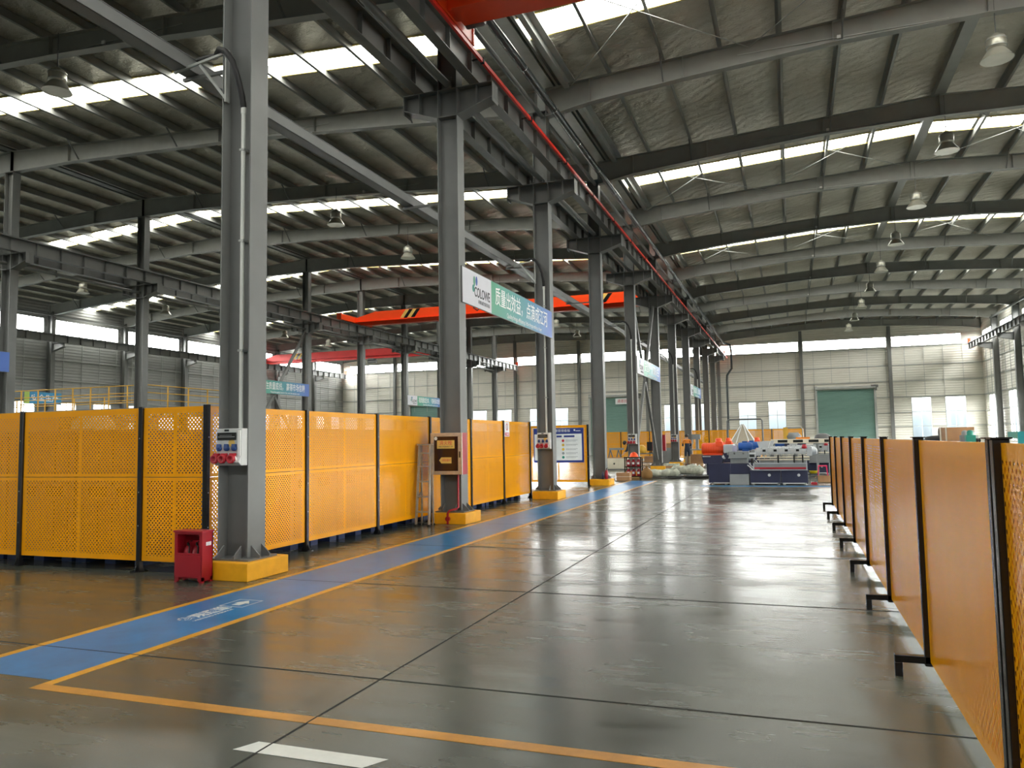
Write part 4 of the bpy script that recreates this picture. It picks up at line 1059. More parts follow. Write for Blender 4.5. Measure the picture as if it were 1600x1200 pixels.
# ---- twin screw extruders
def extruder(label, loc, group):
    t = thing('extruder_machine', label, 'machine', loc, group=group)
    D = 1.0
    b = MB().box(-2.53, -1.85, 0, D, .06, .67).box(-1.9, -1.27, .05, D, .33, .66).box(-2.6, -2.45, .1, D-.1, .3, .67)
    base = b.build('drive_base', M['navy'], t, bevel=.01)
    for x in (-2.4, -2.0): MB().lathe([(.05, 0), (.05, .02), (.025, .025), (.025, .06)], (x, .1, 0), 10).lathe([(.05, 0), (.05, .02), (.025, .025), (.025, .06)], (x, D-.1, 0), 10).build('levelling_foot', M['steel_light'], base)
    MB().box(-2.38, -1.86, -.008, 0, .04, .07).build('base_strip', M['boxgrey'], base)
    MB().box(-1.88, -1.30, -.06, .5, 0, .33).build('grey_cabinet', M['mgrey'], t, bevel=.008)
    b = MB().prism([(-2.74, .93), (-2.68, .66), (-2.14, .66), (-2.06, .80), (-2.14, .93)], 1, .02, D-.05)
    b.build('motor_stand', M['navy'], t, bevel=.008)
    MB().box(-2.70, -2.45, -.0, .02, .88, .9).build('stand_strip', M['boxgrey'], t)
    for x0_, x1_ in ((-1.27, -.36), (-.34, .43)):
        bb = MB().box(x0_, x1_, 0, D, .06, .45).build('barrel_base', M['navy'], t, bevel=.008)
        MB().box(x0_+.03, x1_-.1, -.008, 0, .035, .065).build('base_strip', M['boxgrey'], bb)
        for x in (x0_+.08, x1_-.08): MB().lathe([(.05, 0), (.05, .02), (.025, .025), (.025, .06)], (x, .1, 0), 10).lathe([(.05, 0), (.05, .02), (.025, .025), (.025, .06)], (x, D-.1, 0), 10).build('levelling_foot', M['steel_light'], bb)
        MB().lathe([(.045, -.002), (.03, -.006), (.001, -.006)], ((x0_+x1_)/2+.12, 0, .3), 12, 1).build('round_badge', M['boxgrey'], bb)
    # tray with red band along the barrel base
    b = MB().box(-1.16, .42, -.12, -.1, .45, .47).box(-1.16, .42, -.12, -.1, .655, .68).box(-1.16, -1.13, -.12, -.1, .47, .655).box(.385, .42, -.12, -.1, .47, .655).box(-1.16, .42, -.1, .2, .45, .46)
    tr = b.build('drip_tray', M['mlight'], t)
    MB().box(-1.13, .385, -.112, -.1, .49, .545).build('red_band', M['redplug'], tr)
    MB().box(-1.13, .385, -.09, -.08, .545, .655).build('mesh_screen', M['mgrey'], tr)
    MB().bar((-1.33, -.08, .62), (-1.16, -.1, .47), .03, .03).bar((-1.28, -.08, .66), (-1.12, -.1, .5), .02, .02).build('tray_arm', M['white'], tr)
    # gearbox
    g_ = MB().box(-1.9, -1.3, .1, D-.1, .84, 1.04).box(-1.92, -1.28, .06, D-.06, .82, .85).box(-1.86, -1.34, .14, D-.14, .66, .82)
    gb = g_.build('gearbox', M['mgrey'], t, bevel=.012)
    for i in range(5): MB().box(-1.84+.11*i, -1.80+.11*i, .12, .14, .68, .81).build('rib', M['mgrey'], gb)
    for x in (-1.72, -1.45): MB().lathe([(.03, .1), (.03, .085), (.001, .085)], (x, 0, .98), 10, 1).build('bolt_cap', M['steel_dark'], gb)
    MB().box(-1.29, -1.1, .15, D-.15, .82, .98).build('coupling_block', M['mlight'], t, bevel=.008)
    MB().box(-1.27, -1.12, .142, .15, .86, .94).build('name_plate', M['darkpanel'], t)
    MB().tube([(-1.21, .3, .66), (-1.21, .3, .84)], .035, 10).build('lubrication_pipe', M['black'], t)
    MB().box(-2.06, -1.74, .15, D-.15, 1.0, 1.26).box(-1.96, -1.80, .2, D-.2, .93, 1.0).build('coupling_guard', M['mlight'], t, bevel=.015)
    MB().box(-1.78, -1.66, .1, .6, 1.04, 1.22).build('control_panel', mat('pale_violet_panel', (170,166,190), .5) if 'pv' not in M else M['pv'], t)
    # drive motor, orange
    m_ = MB().lathe([(.0, -2.76), (.16, -2.76), (.19, -2.72), (.19, -2.12), (.15, -2.04), (.1, -1.98)], (0, .45, 1.13), 18, 0)
    m_.box(-2.7, -2.1, .3, .6, .92, .98).box(-2.3, -2.1, .25, .6, 1.2, 1.36)
    mo = m_.build('drive_motor', M['morange'], t, bevel=.006)
    for i in range(7): MB().lathe([(.2, -2.66+.075*i), (.2, -2.64+.075*i)], (0, .45, 1.13), 18, 0).build('cooling_fin', M['morange'], mo)
    MB().lathe([(.1, -.0), (.1, .14), (.07, .17), (0, .17)], (-2.22, .42, 1.3), 14).build('blower', M['morange'], mo)
    # blue side-feeder motor
    m_ = MB().lathe([(.0, -1.62), (.12, -1.62), (.13, -1.58), (.13, -1.24), (.09, -1.18), (0, -1.18)], (0, .55, 1.19), 16, 0).box(-1.5, -1.3, .45, .65, 1.04, 1.1).box(-1.5, -1.34, .5, .62, 1.28, 1.36)
    m_.build('feeder_motor', M['mblue'], t, bevel=.005)
    # barrel of heated modules
    for i in range(9):
        x = -1.07 + .165*i
        br = MB().box(x, x+.15, .3, .72, .92, 1.14).box(x-.008, x+.158, .28, .74, .96, 1.1).build('barrel_section', M['mlight'], t, bevel=.006)
        MB().tube([(x+.075, .26, .96), (x+.075, .26, .84), (x+.075, .35, .8)], .012, 6).build('cooling_pipe', M['steel_light'], br)
        MB().box(x+.03, x+.12, .26, .3, 1.02, 1.09).build('heater_terminal', M['darkpanel'] if i % 2 else M['boxgrey'], br)
    MB().tube([(-1.05, .22, .77), (.5, .22, .77)], .02, 8).tube([(-1.05, .22, .84), (.5, .22, .84)], .02, 8).build('water_manifold', M['cream'], t)
    for x in (-.42, .05, .3): MB().box(x-.02, x+.02, .18, .24, .66, .92).build('manifold_stand', M['black'], t)
    b = MB().box(-1.0, .5, .5, .62, .45, .62)
    b.build('frame_rail', M['navy'], t)
    for x in (-.6, .1): MB().box(x-.06, x+.06, .4, .62, .6, .92).build('barrel_support', M['mgrey'], t)
    d_ = MB().box(.43, .58, .3, .74, .88, 1.16).lathe([(.12, .58), (.1, .72), (.03, .74)], (0, .52, 1.02), 14, 0)
    d_.build('die_head', M['mlight'], t, bevel=.006)
    MB().lathe([(0, 0), (.07, .01), (.08, .06), (.05, .1), (0, .1)], (.36, .3, 1.1), 12).build('red_cap', M['redplug'], t)
    MB().prism([(-.98, 1.14), (-.7, 1.14), (-.64, 1.34), (-1.04, 1.34)], 1, .35, .68).build('feed_hopper', M['mlight'], t)
    return t
M['pv'] = mat('pale_violet_panel', (170,166,190), .5)
e0 = extruder('long navy and grey extruder machine with an orange motor, front one by the far walkway', (0, 25.5, 0), 'extruder machines')
e0.scale = (1, 1, 1)
dup(e0, (.05, 28.9, 0), 'second extruder machine standing behind the front one', )
dup(e0, (.9, 32.6, 0), 'third extruder machine, farther behind the front two')
# control cabinet row behind the machines
t = thing('control_cabinet', 'long pale cabinet with dark screens behind the extruder machines', 'control cabinet', (.6, 31.4, 0))
for x in (-1.25, 0.3, 1.85):
    for y in (.05, .45): MB().box(x-.04, x+.04, y-.04, y+.04, 0, 1.22).build('leg', M['mgrey'], t)
MB().box(-1.2, 1.8, .4, .46, .5, .8).build('back_panel', M['mgrey'], t)
MB().box(-1.35, 1.95, -.1, .5, 1.22, 1.38).build('top_box', M['cream'], t, bevel=.01)
for i in range(5):
    MB().box(-1.1+.55*i, -.75+.55*i, -.11, -.1, 1.255, 1.355).build('screen', M['darkpanel'], t)
MB().box(-.45, .05, -.05, .25, 1.38, 1.45).build('orange_tray', M['cloth_orange'], t)
# hopper with ribs and its dark pipe frame
t = thing('material_hopper', 'pale ribbed pyramid hopper behind the extruders, below the far windows', 'hopper', (-2.25, 40.0, 0))
MB()._add([(-.62,-.5,1.2),(.62,-.5,1.2),(.62,.5,1.2),(-.62,.5,1.2),(-.06,-.06,2.12),(.06,-.06,2.12),(.06,.06,2.12),(-.06,.06,2.12)], [(0,1,5,4),(1,2,6,5),(2,3,7,6),(3,0,4,7),(4,5,6,7),(3,2,1,0)]).build('cone', M['hopper'], t)
for a in (-.55, -.28, .28, .55): MB().bar((a*1.1, -.52, 1.2), (a*.1, -.08, 2.12), .05, .03).build('rib', M['white'], t)
for x in (-.55, .55):
    for y in (-.42, .42): MB().box(x-.04, x+.04, y-.04, y+.04, 0, 1.2).build('leg', M['navy'], t)
t = thing('pipe_frame', 'dark square pipe frame standing over the pyramid hopper', 'frame', (-2.2, 40.8, 0))
for y in (0, .5):
    MB().tube([(-.85, y, 0), (-.85, y, 2.3), (-.78, y, 2.38), (.78, y, 2.38), (.85, y, 2.3), (.85, y, 0)], .035, 8).build('portal', M['steel_dark'], t)
for x in (-.85, .85): MB().bar((x, 0, 2.2), (x, .5, 2.2), .05, .05).build('cross_bar', M['steel_dark'], t)
t = thing('mixer_unit', 'yellow and grey mixer unit behind the extruders, before the second far window', 'machine', (.1, 38.0, 0))
MB().box(-.5, .5, 0, .6, 0, 1.35).build('base', M['navy'], t)
MB().box(-.45, -.25, .1, .4, 1.35, 1.9).build('yellow_column', M['yellow_rail'], t)
MB().tube([(-.35, .2, 1.9), (.3, .2, 1.9), (.4, .2, 1.8), (.4, .2, 1.4)], .03, 8).build('hose_arc', M['steel_light'], t)
MB().lathe([(.3, 1.35), (.34, 1.5), (.2, 1.66), (0, 1.66)], (0, .25, 0), 14).build('bowl', M['mgrey'], t)
t = thing('covered_pump', 'dark rounded pump unit behind the extruders, right of the mixer', 'machine', (1.3, 37.0, 0))
MB().box(-.4, .4, 0, .6, 0, 1.35).build('base', M['mgrey'], t)
MB().lathe([(.36, 1.35), (.3, 1.52), (.12, 1.6), (0, 1.6)], (0, .3, 0), 12).build('cover', M['steel_dark'], t)
# stool, basket, tray, carton at the machine's right end
t = thing('plastic_stool', 'bright pink plastic stool at the right end of the machines', 'stool', (1.0, 29.9, 0))
MB().box(-.15, .15, -.15, .15, .4, .44).build('seat', M['pink'], t, bevel=.01)
for x in (-1, 1):
    for y in (-1, 1): MB().bar((x*.17, y*.17, 0), (x*.13, y*.13, .4), .06, .03).build('leg', M['pink'], t)
t = thing('square_stool', 'small dark stool at the right end of the front machine', 'stool', (.62, 26.9, 0))
MB().box(-.13, .13, -.1, .1, .26, .29).build('seat', M['navy'], t)
for x in (-1, 1):
    for y in (-1, 1): MB().box(x*.11-.012, x*.11+.012, y*.08-.012, y*.08+.012, 0, .26).build('leg', M['steel_dark'], t)
t = thing('yellow_basin', 'bright yellow plastic basin on the small dark stool', 'basin', (.62, 26.9, .29))
MB().lathe([(.001, .005), (.1, .0), (.13, .075), (.14, .08), (.12, .075), (.1, .012), (.001, .012)], (0, 0, 0), 16).build('bowl', M['ybright'], t)
t = thing('red_tray', 'small red tray on the floor below the yellow basin', 'tray', (.6, 25.9, 0))
MB().box(-.08, .08, -.1, .1, 0, .01).box(-.09, -.08, -.1, .1, 0, .06).box(.08, .09, -.1, .1, 0, .06).box(-.09, .09, -.11, -.1, 0, .06).box(-.09, .09, .1, .11, 0, .06).build('tray', M['redplug'], t)
t = thing('open_carton', 'opened brown carton on the floor at the far end of the right fence', 'carton', (.95, 27.2, 0))
MB().box(-.2, .2, -.15, -.14, 0, .2).box(-.2, .2, .14, .15, 0, .2).box(-.2, -.19, -.15, .15, 0, .2).box(.19, .2, -.15, .15, 0, .2).box(-.2, .2, -.15, .15, 0, .01).build('box', M['carton'], t)
MB().bar((-.2, 0, .2), (-.3, 0, .12), .3, .006, (0, 0, 1)).bar((.2, 0, .2), (.28, 0, .3), .3, .006).build('flap', M['carton'], t)
# goods behind the right fence
t = thing('packing_table', 'dark work table behind the right fence, only goods on it showing', 'table', (4.0, 24.0, 0))
MB().box(-.45, .45, -3.0, 3.2, 1.1, 1.15).build('top', M['steel_dark'], t)
for y in (-2.8, 3.0):
    for x in (-.4, .4): MB().box(x-.03, x+.03, y-.03, y+.03, 0, 1.1).build('leg', M['steel_dark'], t)
t = thing('brown_carton', 'brown carton with pale edges showing above the right fence', 'carton', (4.0, 22.7, 1.15))
MB().box(-.3, .3, -.55, .55, 0, .5).build('box', M['carton'], t)
for y in (-.5, .3): MB().box(-.304, .304, y, y+.2, 0, .502).build('pale_edge', M['cream'], t)
t = thing('cable_reel', 'dark coiled cables with loops showing above the right fence, left of the carton', 'cable', (4.0, 24.9, 1.15))
MB().lathe([(.2, 0), (.42, .03), (.46, .14), (.4, .26), (.2, .3)], (0, 0, 0), 16).build('coil', M['rubber'], t)
for y in (-.12, .15):
    MB().tube([(0, y+.16*math.cos(a), .3+.2*math.sin(a)) for a in [math.pi*i/8 for i in range(9)]], .03, 8).build('cable_loop', M['steel_dark'], t)
sm = None
for i, (y, l, mm) in enumerate(((21.7, 'grey machine part on the hidden table, right of the brown carton', 'mgrey'), (21.35, 'small grey machine part on the hidden table, second right of the carton', 'steel_light'), (21.1, 'greenish machine part on the hidden table, at its right end', 'inkgreen'))):
    t = thing('machine_part', l, 'machine part', (4.0 + .1*(i % 2), y, 1.15), group='machine parts on the hidden table')
    MB().box(-.1, .1, -.1, .1, 0, .3).lathe([(.07, .3), (.07, .38), (.03, .42), (0, .42)], (0, 0, 0), 10).build('body', M[mm], t)
    MB().lathe([(.05, .1), (.05, .16)], (0, 0, .18), 10, 0).build('port', M['darkpanel'], t)
t = thing('teal_trough', 'teal trough edge showing over the fence at the right picture edge', 'trough', (3.05, 11.9, 0))
MB().box(-.3, 1.0, -.25, .25, 1.42, 1.51).box(-.3, 1.0, -.25, .25, 1.2, 1.22).box(-.3, 1.0, -.25, -.23, 1.2, 1.42).build('trough', M['teal'], t)
for x in (-.2, .9):
    for y in (-.2, .2): MB().box(x-.025, x+.025, y-.025, y+.025, 0, 1.2).build('leg', M['steel_dark'], t)

# ---- clutter at the far end of the walkway
t = thing('extinguisher_trolley', 'black wire rack holding two tiers of red cylinders, at the far end of the walkway', 'rack', (-5.68, 29.4, 0))
for x in (-.3, .3):
    for y in (-.16, .16): MB().box(x-.02, x+.02, y-.02, y+.02, .06, .8).build('upright', M['black'], t)
for z in (.06, .42, .78): MB().box(-.33, .33, -.19, .19, z, z+.03).build('shelf', M['black'], t)
for x in (-.26, .26): MB().lathe([(.04, -.02), (.04, .02)], (x, -.12, .04), 10, 0).build('caster', M['rubber'], t)
c0 = None
for z, tier in ((.09, 'lower'), (.45, 'upper')):
    for i, nm in ((-1, 'left'), (0, 'middle'), (1, 'right')):
        l = 'red cylinder on the %s tier of the black rack, %s one' % (tier, nm)
        if c0 is None:
            c0 = thing('gas_cylinder', l, 'cylinder', (-5.68+.19*i, 29.4, z), group='red cylinders on the black rack')
            MB().lathe([(0, 0), (.075, 0), (.08, .02), (.08, .2), (.05, .25), (.02, .27), (0, .27)], (0, 0, 0), 14).build('body', M['red'], c0)
            MB().lathe([(.02, .27), (.02, .31), (0, .31)], (0, 0, 0), 8).build('valve', M['boxgrey'], c0)
            MB().box(-.04, .04, -.082, -.07, .08, .16).build('sticker', M['posterwhite'], c0)
        else: dup(c0, (-5.68+.19*i, 29.4, z), l)
t = thing('hard_hat', 'orange hard hat lying on top of the black cylinder rack', 'helmet', (-5.66, 29.4, .81))
MB().lathe([(.19, 0), (.16, .02), (.15, .09), (.1, .15), (.03, .175), (0, .175)], (0, 0, 0), 16).build('shell', M['morange'], t)
MB().box(-.02, .02, -.14, .14, .12, .18).build('ridge', M['morange'], t)
t = thing('slatted_carton', 'brown carton on the floor left of the black cylinder rack', 'carton', (-5.78, 28.05, 0))
MB().box(-.24, .24, -.2, .2, 0, .27).build('box', M['carton'], t)
MB().box(-.242, .242, -.202, .202, .13, .145).build('strap', M['cream'], t)
t = thing('hessian_sack', 'brown sack slumped right of the black cylinder rack', 'sack', (-5.15, 29.2, 0))
MB().lathe([(.0, 0), (.18, .0), (.22, .1), (.2, .25), (.12, .36), (.04, .41), (.06, .46), (0, .46)], (0, 0, 0), 12).build('sack_body', M['sack'], t)
t = thing('wrapped_bundle', 'pale clear-wrapped bundle lying at the end of the walkway, left one', 'wrapped goods', (-4.62, 29.6, .05), .3, 'wrapped bundles on pallets')
def lump(L_, R_, seed):
    rr = random.Random(seed); n = 12
    pts = [(-L_/2 + L_*i/n, .06*rr.uniform(-1, 1), R_*(.8+.1*rr.uniform(-1, 1))) for i in range(n+1)]
    return MB().tube(pts, [R_*(.35 if i in (0, n) else rr.uniform(.75, 1.05)) for i in range(n+1)], 12)
lump(1.25, .17, 1).build('wrapping', M['wrap'], t)
t = thing('wrapped_bundle', 'pale clear-wrapped bundle lying at the end of the walkway, right one', 'wrapped goods', (-3.95, 31.6, .05), -.2, 'wrapped bundles on pallets')
lump(1.3, .22, 2).build('wrapping', M['wrap'], t)
for (x, y, l, d) in ((-4.6, 29.6, 'low dark pallet under the left wrapped bundle', 1.7), (-3.9, 31.6, 'low dark pallet under the right wrapped bundle', 1.8)):
    t = thing('pallet', l, 'pallet', (x, y, 0), 0, 'pallets under the wrapped bundles')
    for i in range(4): MB().box(-d/2, d/2, -.36+.2*i, -.26+.2*i, .03, .05).build('board', M['steel_dark'], t)
    for i in (-1, 0, 1): MB().box(i*d*.45-.04, i*d*.45+.04, -.36, .36, 0, .03).build('runner', M['steel_dark'], t)
t = thing('steel_bar', 'black bar lying on the floor left of the front extruder', 'bar', (-3.5, 29.3, 0))
MB().tube([(-.9, 0, .05), (-.3, .02, .045), (.3, -.02, .045), (.95, 0, .05)], .045, 8).build('bar', M['rubber'], t)
t = thing('parts_box', 'pale boxed parts on the floor before the sixth column plinth', 'box', (-5.35, 37.0, 0))
MB().box(-.35, .35, -.25, .25, 0, .3).build('box', M['wrap'], t)
MB().box(-.25, .25, -.252, -.25, .1, .2).build('label_strip', M['carton'], t)
t = thing('cream_cabinet', 'low cream two-door cabinet left of the fifth column', 'cabinet', (-7.95, 37.2, 0))
MB().box(-.55, .55, 0, .5, .05, .56).build('body', M['cream'], t)
for x in (-.54, .01): MB().box(x, x+.53, -.015, 0, .07, .54).build('door', M['cream'], t)
MB().lathe([(.04, -.02), (.001, -.025)], (-.18, 0, .3), 12, 1).build('round_vent', M['black'], t)
MB().box(-.55, .55, 0, .5, 0, .05).build('plinth', M['steel_dark'], t)
t = thing('tool_stand', 'cluttered tool stand on the cream cabinet left of the fifth column', 'tools', (-8.0, 37.4, .56))
for x in (-.35, .05): MB().bar((x-.1, 0, 0), (x, 0, .42), .05, .05).bar((x+.12, 0, 0), (x, 0, .42), .05, .05).build('stand_leg', M['steel_dark'], t)
MB().box(-.4, .3, -.05, .1, .4, .5).build('tool_bar', M['mgrey'], t)
MB().box(-.5, .45, -.1, .15, 0, .05).build('tray', M['carton'], t)
t = thing('work_bench', 'dark workbench right of the fifth column, before the far yellow fence', 'bench', (-7.7, 43.6, 0))
MB().box(-.65, .65, 0, .7, .62, .68).build('top', M['steel_dark'], t)
for x in (-.6, .6):
    for y in (.05, .65): MB().box(x-.04, x+.04, y-.04, y+.04, 0, .62).build('leg', M['steel_dark'], t)
MB().box(-.6, .6, .05, .65, .12, .16).build('shelf', M['steel_dark'], t)
t = thing('cardboard_carton', 'pinkish carton on the lower shelf of the dark workbench', 'carton', (-7.55, 43.9, .16)); MB().box(-.28, .28, -.2, .2, 0, .34).build('box', M['carton'], t)
MB().box(-.282, .282, -.03, .03, .338, .342).build('tape', M['cream'], t)
t = thing('monitor', 'black monitor standing on the dark workbench', 'monitor', (-7.45, 43.9, .68))
MB().box(-.25, .25, 0, .05, .12, .62).build('screen', M['black'], t); MB().box(-.03, .03, .02, .06, .03, .2).build('stand', M['black'], t); MB().box(-.14, .14, -.08, .12, 0, .03).build('base', M['black'], t)
t = thing('yellow_bag', 'yellow bag heaped on the dark workbench, left of the monitor', 'bag', (-8.0, 43.9, .68)); MB().lathe([(0, 0), (.24, 0), (.28, .15), (.22, .35), (.08, .46), (0, .47)], (0, 0, 0), 12).build('bag_body', M['yellow_rail'], t)
t = thing('grey_cabinet', 'grey steel cabinet right of the sixth column, left of the standing person', 'cabinet', (-6.75, 44.2, 0))
MB().box(-.6, .35, 0, .5, .04, .95).build('body', M['mgrey'], t)
for x in (-.59, -.12): MB().box(x, x+.45, -.012, 0, .06, .93).build('door', M['mgrey'], t)
MB().box(-.16, -.14, -.03, -.012, .45, .6).build('handle', M['darkpanel'], t)
t = thing('open_brown_carton', 'orange-brown carton lying on the grey steel cabinet', 'carton', (-6.7, 44.4, .95)); MB().box(-.35, .3, -.15, .2, 0, .25).build('box', M['carton'], t)
t = thing('drill_bench', 'bench with a grey drilling machine, just right of the standing person', 'bench', (-4.95, 42.75, 0))
MB().box(-.45, .6, 0, .7, .82, .88).build('top', M['mgrey'], t)
for x in (-.4, .55):
    for y in (.05, .65): MB().box(x-.03, x+.03, y-.03, y+.03, 0, .82).build('leg', M['steel_dark'], t)
MB().box(-.4, .5, .3, .65, .1, .6).build('drawer_unit', M['carton'], t)
MB().box(.05, .2, .3, .5, .88, 1.6).box(-.15, .3, .25, .5, 1.4, 1.68).build('drill_column', M['mgrey'], t)
MB().tube([(-.1, .35, 1.4), (-.1, .35, 1.15)], .03, 8).build('drill_spindle', M['steel_light'], t)
t = thing('plank_stack', 'pale planks leaning upright beside the drill bench', 'planks', (-4.15, 42.3, 0))
for i in range(4): MB().bar((-.1+.11*i, 0, 0), (-.14+.11*i, .12, 1.0-.06*i), .1, .03, (0, 1, 0)).build('plank', M['cream'], t)
t = thing('fire_extinguisher', 'red fire extinguisher standing on the fourth column plinth', 'fire extinguisher', (XA+.27, YF(3)-.28, .2), group=None)
MB().lathe([(0, 0), (.05, 0), (.055, .02), (.055, .22), (.03, .28), (.012, .3), (0, .3)], (0, 0, 0), 14).build('cylinder', M['red'], t)
MB().lathe([(.014, .3), (.014, .34), (0, .34)], (0, 0, 0), 8).bar((-.01, 0, .345), (.06, 0, .36), .014, .01).build('valve', M['black'], t)
t = thing('blue_bottle', 'small dark blue bottle on the fourth column plinth beside the extinguisher', 'bottle', (XA+.15, YF(3)-.31, .2))
MB().lathe([(0, 0), (.04, 0), (.04, .18), (.015, .23), (.015, .26), (0, .26)], (0, 0, 0), 12).build('bottle_body', M['navy'], t)

# ---- people
def person(label, loc, rz, joints, bones, paint, mats, hair=None):
    me = bpy.data.meshes.new('person_skeleton')
    names = list(joints); me.from_pydata([joints[n][0] for n in names], [(names.index(a), names.index(b_)) for a, b_ in bones], [])
    o = bpy.data.objects.new('person_source', me); C.objects.link(o)
    sk = o.modifiers.new('skin', 'SKIN'); sk.use_smooth_shade = True
    for i, n in enumerate(names):
        v = me.skin_vertices[0].data[i]; rr = joints[n][1]; v.radius = rr if isinstance(rr, tuple) else (rr, rr)
        v.use_root = (n == 'pelvis')
    sb = o.modifiers.new('sub', 'SUBSURF'); sb.levels = sb.render_levels = 2
    dg = bpy.context.evaluated_depsgraph_get(); mm = bpy.data.meshes.new_from_object(o.evaluated_get(dg))
    bpy.data.objects.remove(o)
    mm.materials.clear()
    for q in mats: mm.materials.append(q)
    for p in mm.polygons:
        p.use_smooth = True; p.material_index = paint(p.center)
    t = bpy.data.objects.new('person', mm); C.objects.link(t); t.location = loc; t.rotation_euler = (0, 0, rz)
    tag(t, label, 'person')
    if hair:
        h = MB().lathe([(.001, .118), (.06, .108), (.095, .07), (.108, .015), (.104, -.03), (.09, -.05)], (0, 0, 0), 16)
        ho = h.build('hair', M['hair'], t, hair[0]); ho.rotation_euler = hair[1]
    return t
def hand(J, Bn, side, wrist, d, up):
    """palm, four fingers and a thumb, as short chains from the wrist joint"""
    w_ = Vector(wrist); d = Vector(d).normalized(); up = Vector(up).normalized(); s_ = d.cross(up)
    pn = side+'palm'; J[pn] = (tuple(w_+d*.07), (.034, .016)); Bn.append((side+'wrist', pn))
    for i, (off, ln) in enumerate(((-.03, .07), (-.01, .08), (.01, .075), (.03, .06))):
        a = w_ + d*.1 + s_*off; b1 = a + d*ln*.5 - up*.006; b2 = a + d*ln*.95 - up*.03
        J[side+'f%da' % i] = (tuple(a), .010); J[side+'f%db' % i] = (tuple(b1), .009); J[side+'f%dc' % i] = (tuple(b2), .008)
        Bn += [(pn, side+'f%da' % i), (side+'f%da' % i, side+'f%db' % i), (side+'f%db' % i, side+'f%dc' % i)]
    a = w_ + d*.035 - s_*.035; b1 = a + d*.035 - s_*.02
    J[side+'t1'] = (tuple(a), .011); J[side+'t2'] = (tuple(b1), .009); Bn += [(side+'wrist', side+'t1'), (side+'t1', side+'t2')]
def face(t, c, rz_, tilt=0):
    """eyes, nose, mouth and ears on a head centred at c (faces -y before turning)"""
    h = bpy.data.objects.new('face', None); C.objects.link(h); h.parent = t; h.location = c; h.rotation_euler = (tilt, 0, rz_)
    MB().prism([(-.085, .0), (-.112, -.03), (-.088, -.035)], 0, -.012, .012).build('nose', M['skin'], h)
    for x in (-.033, .033): MB().lathe([(.012, -.088), (.001, -.095)], (x, 0, .005), 10, 1).build('eye', M['hair'], h)
    for x in (-.088, .088): MB().lathe([(.02, -.008), (.024, 0), (.02, .008)], (x, 0, -.015), 10, 0).build('ear', M['skin'], h)
    MB().box(-.025, .025, -.092, -.084, -.062, -.055).build('mouth', M['redplug'], h)
# person standing at the drill bench, seen from the side/back
J = {'pelvis': ((0,0,.90), (.13,.10)), 'waist': ((0,0,1.05), (.125,.09)), 'chest': ((0,-.03,1.25), (.15,.10)), 'neckb': ((0,-.04,1.40), (.07,.065)), 'neck': ((0,-.05,1.46), .05), 'head': ((0,-.07,1.55), (.08,.095)), 'crown': ((0,-.07,1.64), (.07,.085))}
Bn = [('pelvis','waist'), ('waist','chest'), ('chest','neckb'), ('neckb','neck'), ('neck','head'), ('head','crown')]
for s, n in ((-1, 'l'), (1, 'r')):
    J[n+'hip'] = ((s*.09, 0, .84), .085); J[n+'knee'] = ((s*.10, -.02, .47), .058); J[n+'ankle'] = ((s*.10, .02, .09), .04); J[n+'toe'] = ((s*.11, -.14, .035), (.038,.03))
    J[n+'shoulder'] = ((s*.18, -.03, 1.35), .055); J[n+'elbow'] = ((s*.22, -.10, 1.08), .042); J[n+'wrist'] = ((s*.12, -.33, 1.08), .028)
    Bn += [('pelvis', n+'hip'), (n+'hip', n+'knee'), (n+'knee', n+'ankle'), (n+'ankle', n+'toe'), ('neckb', n+'shoulder'), (n+'shoulder', n+'elbow'), (n+'elbow', n+'wrist')]
    hand(J, Bn, n, J[n+'wrist'][0], (-s*.15, -1, 0), (0, 0, 1))
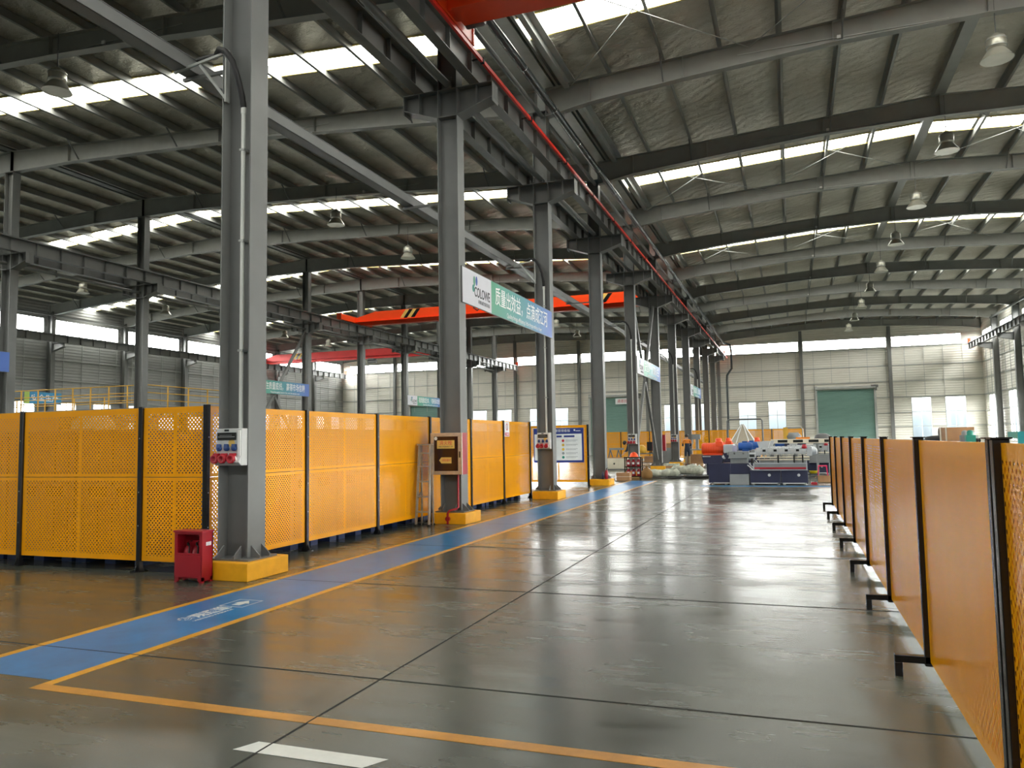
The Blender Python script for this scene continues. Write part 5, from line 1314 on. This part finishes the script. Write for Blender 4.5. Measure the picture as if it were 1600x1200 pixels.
def paint1(c):
    if c.z > 1.42: return 0
    if c.z > .98 and c.y < -.27: return 0
    if c.z > .98: return 1 if c.z > 1.2 else 2
    if c.z > .52: return 2
    if c.z > .12: return 3
    return 4
p2 = person('person in orange top and dark shorts standing at the drill bench', (-5.22, 41.95, 0), math.radians(200), J, Bn, paint1, [M['skin'], M['cloth_orange'], M['cloth_navy'], M['cloth_khaki'], M['boot']], ((0, -.065, 1.59), (0, 0, 0)))
face(p2, (0, -.07, 1.56), 0)
# person bending over the tool stand
J = {'pelvis': ((0,.10,.92), (.13,.11)), 'waist': ((0,.0,1.05), (.12,.095)), 'chest': ((0,-.22,1.20), (.15,.105)), 'neckb': ((0,-.36,1.27), (.07,.06)), 'neck': ((0,-.42,1.28), .05), 'head': ((0,-.50,1.27), (.08,.09)), 'crown': ((0,-.57,1.31), (.07,.08))}
Bn = [('pelvis','waist'), ('waist','chest'), ('chest','neckb'), ('neckb','neck'), ('neck','head'), ('head','crown')]
for s, n in ((-1, 'l'), (1, 'r')):
    J[n+'hip'] = ((s*.09, .10, .85), .088); J[n+'knee'] = ((s*.11, .06, .47), .06); J[n+'ankle'] = ((s*.11, .12, .09), .042); J[n+'toe'] = ((s*.12, -.04, .035), (.038,.03))
    J[n+'shoulder'] = ((s*.18, -.33, 1.22), .055); J[n+'elbow'] = ((s*.20, -.42, .95), .043); J[n+'wrist'] = ((s*.12, -.58, .80), .028)
    Bn += [('pelvis', n+'hip'), (n+'hip', n+'knee'), (n+'knee', n+'ankle'), (n+'ankle', n+'toe'), ('neckb', n+'shoulder'), (n+'shoulder', n+'elbow'), (n+'elbow', n+'wrist')]
    hand(J, Bn, n, J[n+'wrist'][0], (-s*.1, -.6, -.7), (0, .7, -.6))
def paint2(c):
    if c.y < -.42 and c.z > 1.12: return 0
    if c.z < .86 and c.y < -.5: return 0
    if c.z > .12: return 1
    return 2
p1 = person('person in dark clothes bending over the tool stand beside the fifth column', (-7.25, 38.2, 0), math.radians(-70), J, Bn, paint2, [M['skin'], M['cloth_navy'], M['black']], ((0, -.53, 1.29), (.7, 0, 0)))
face(p1, (0, -.51, 1.27), 0, .8)
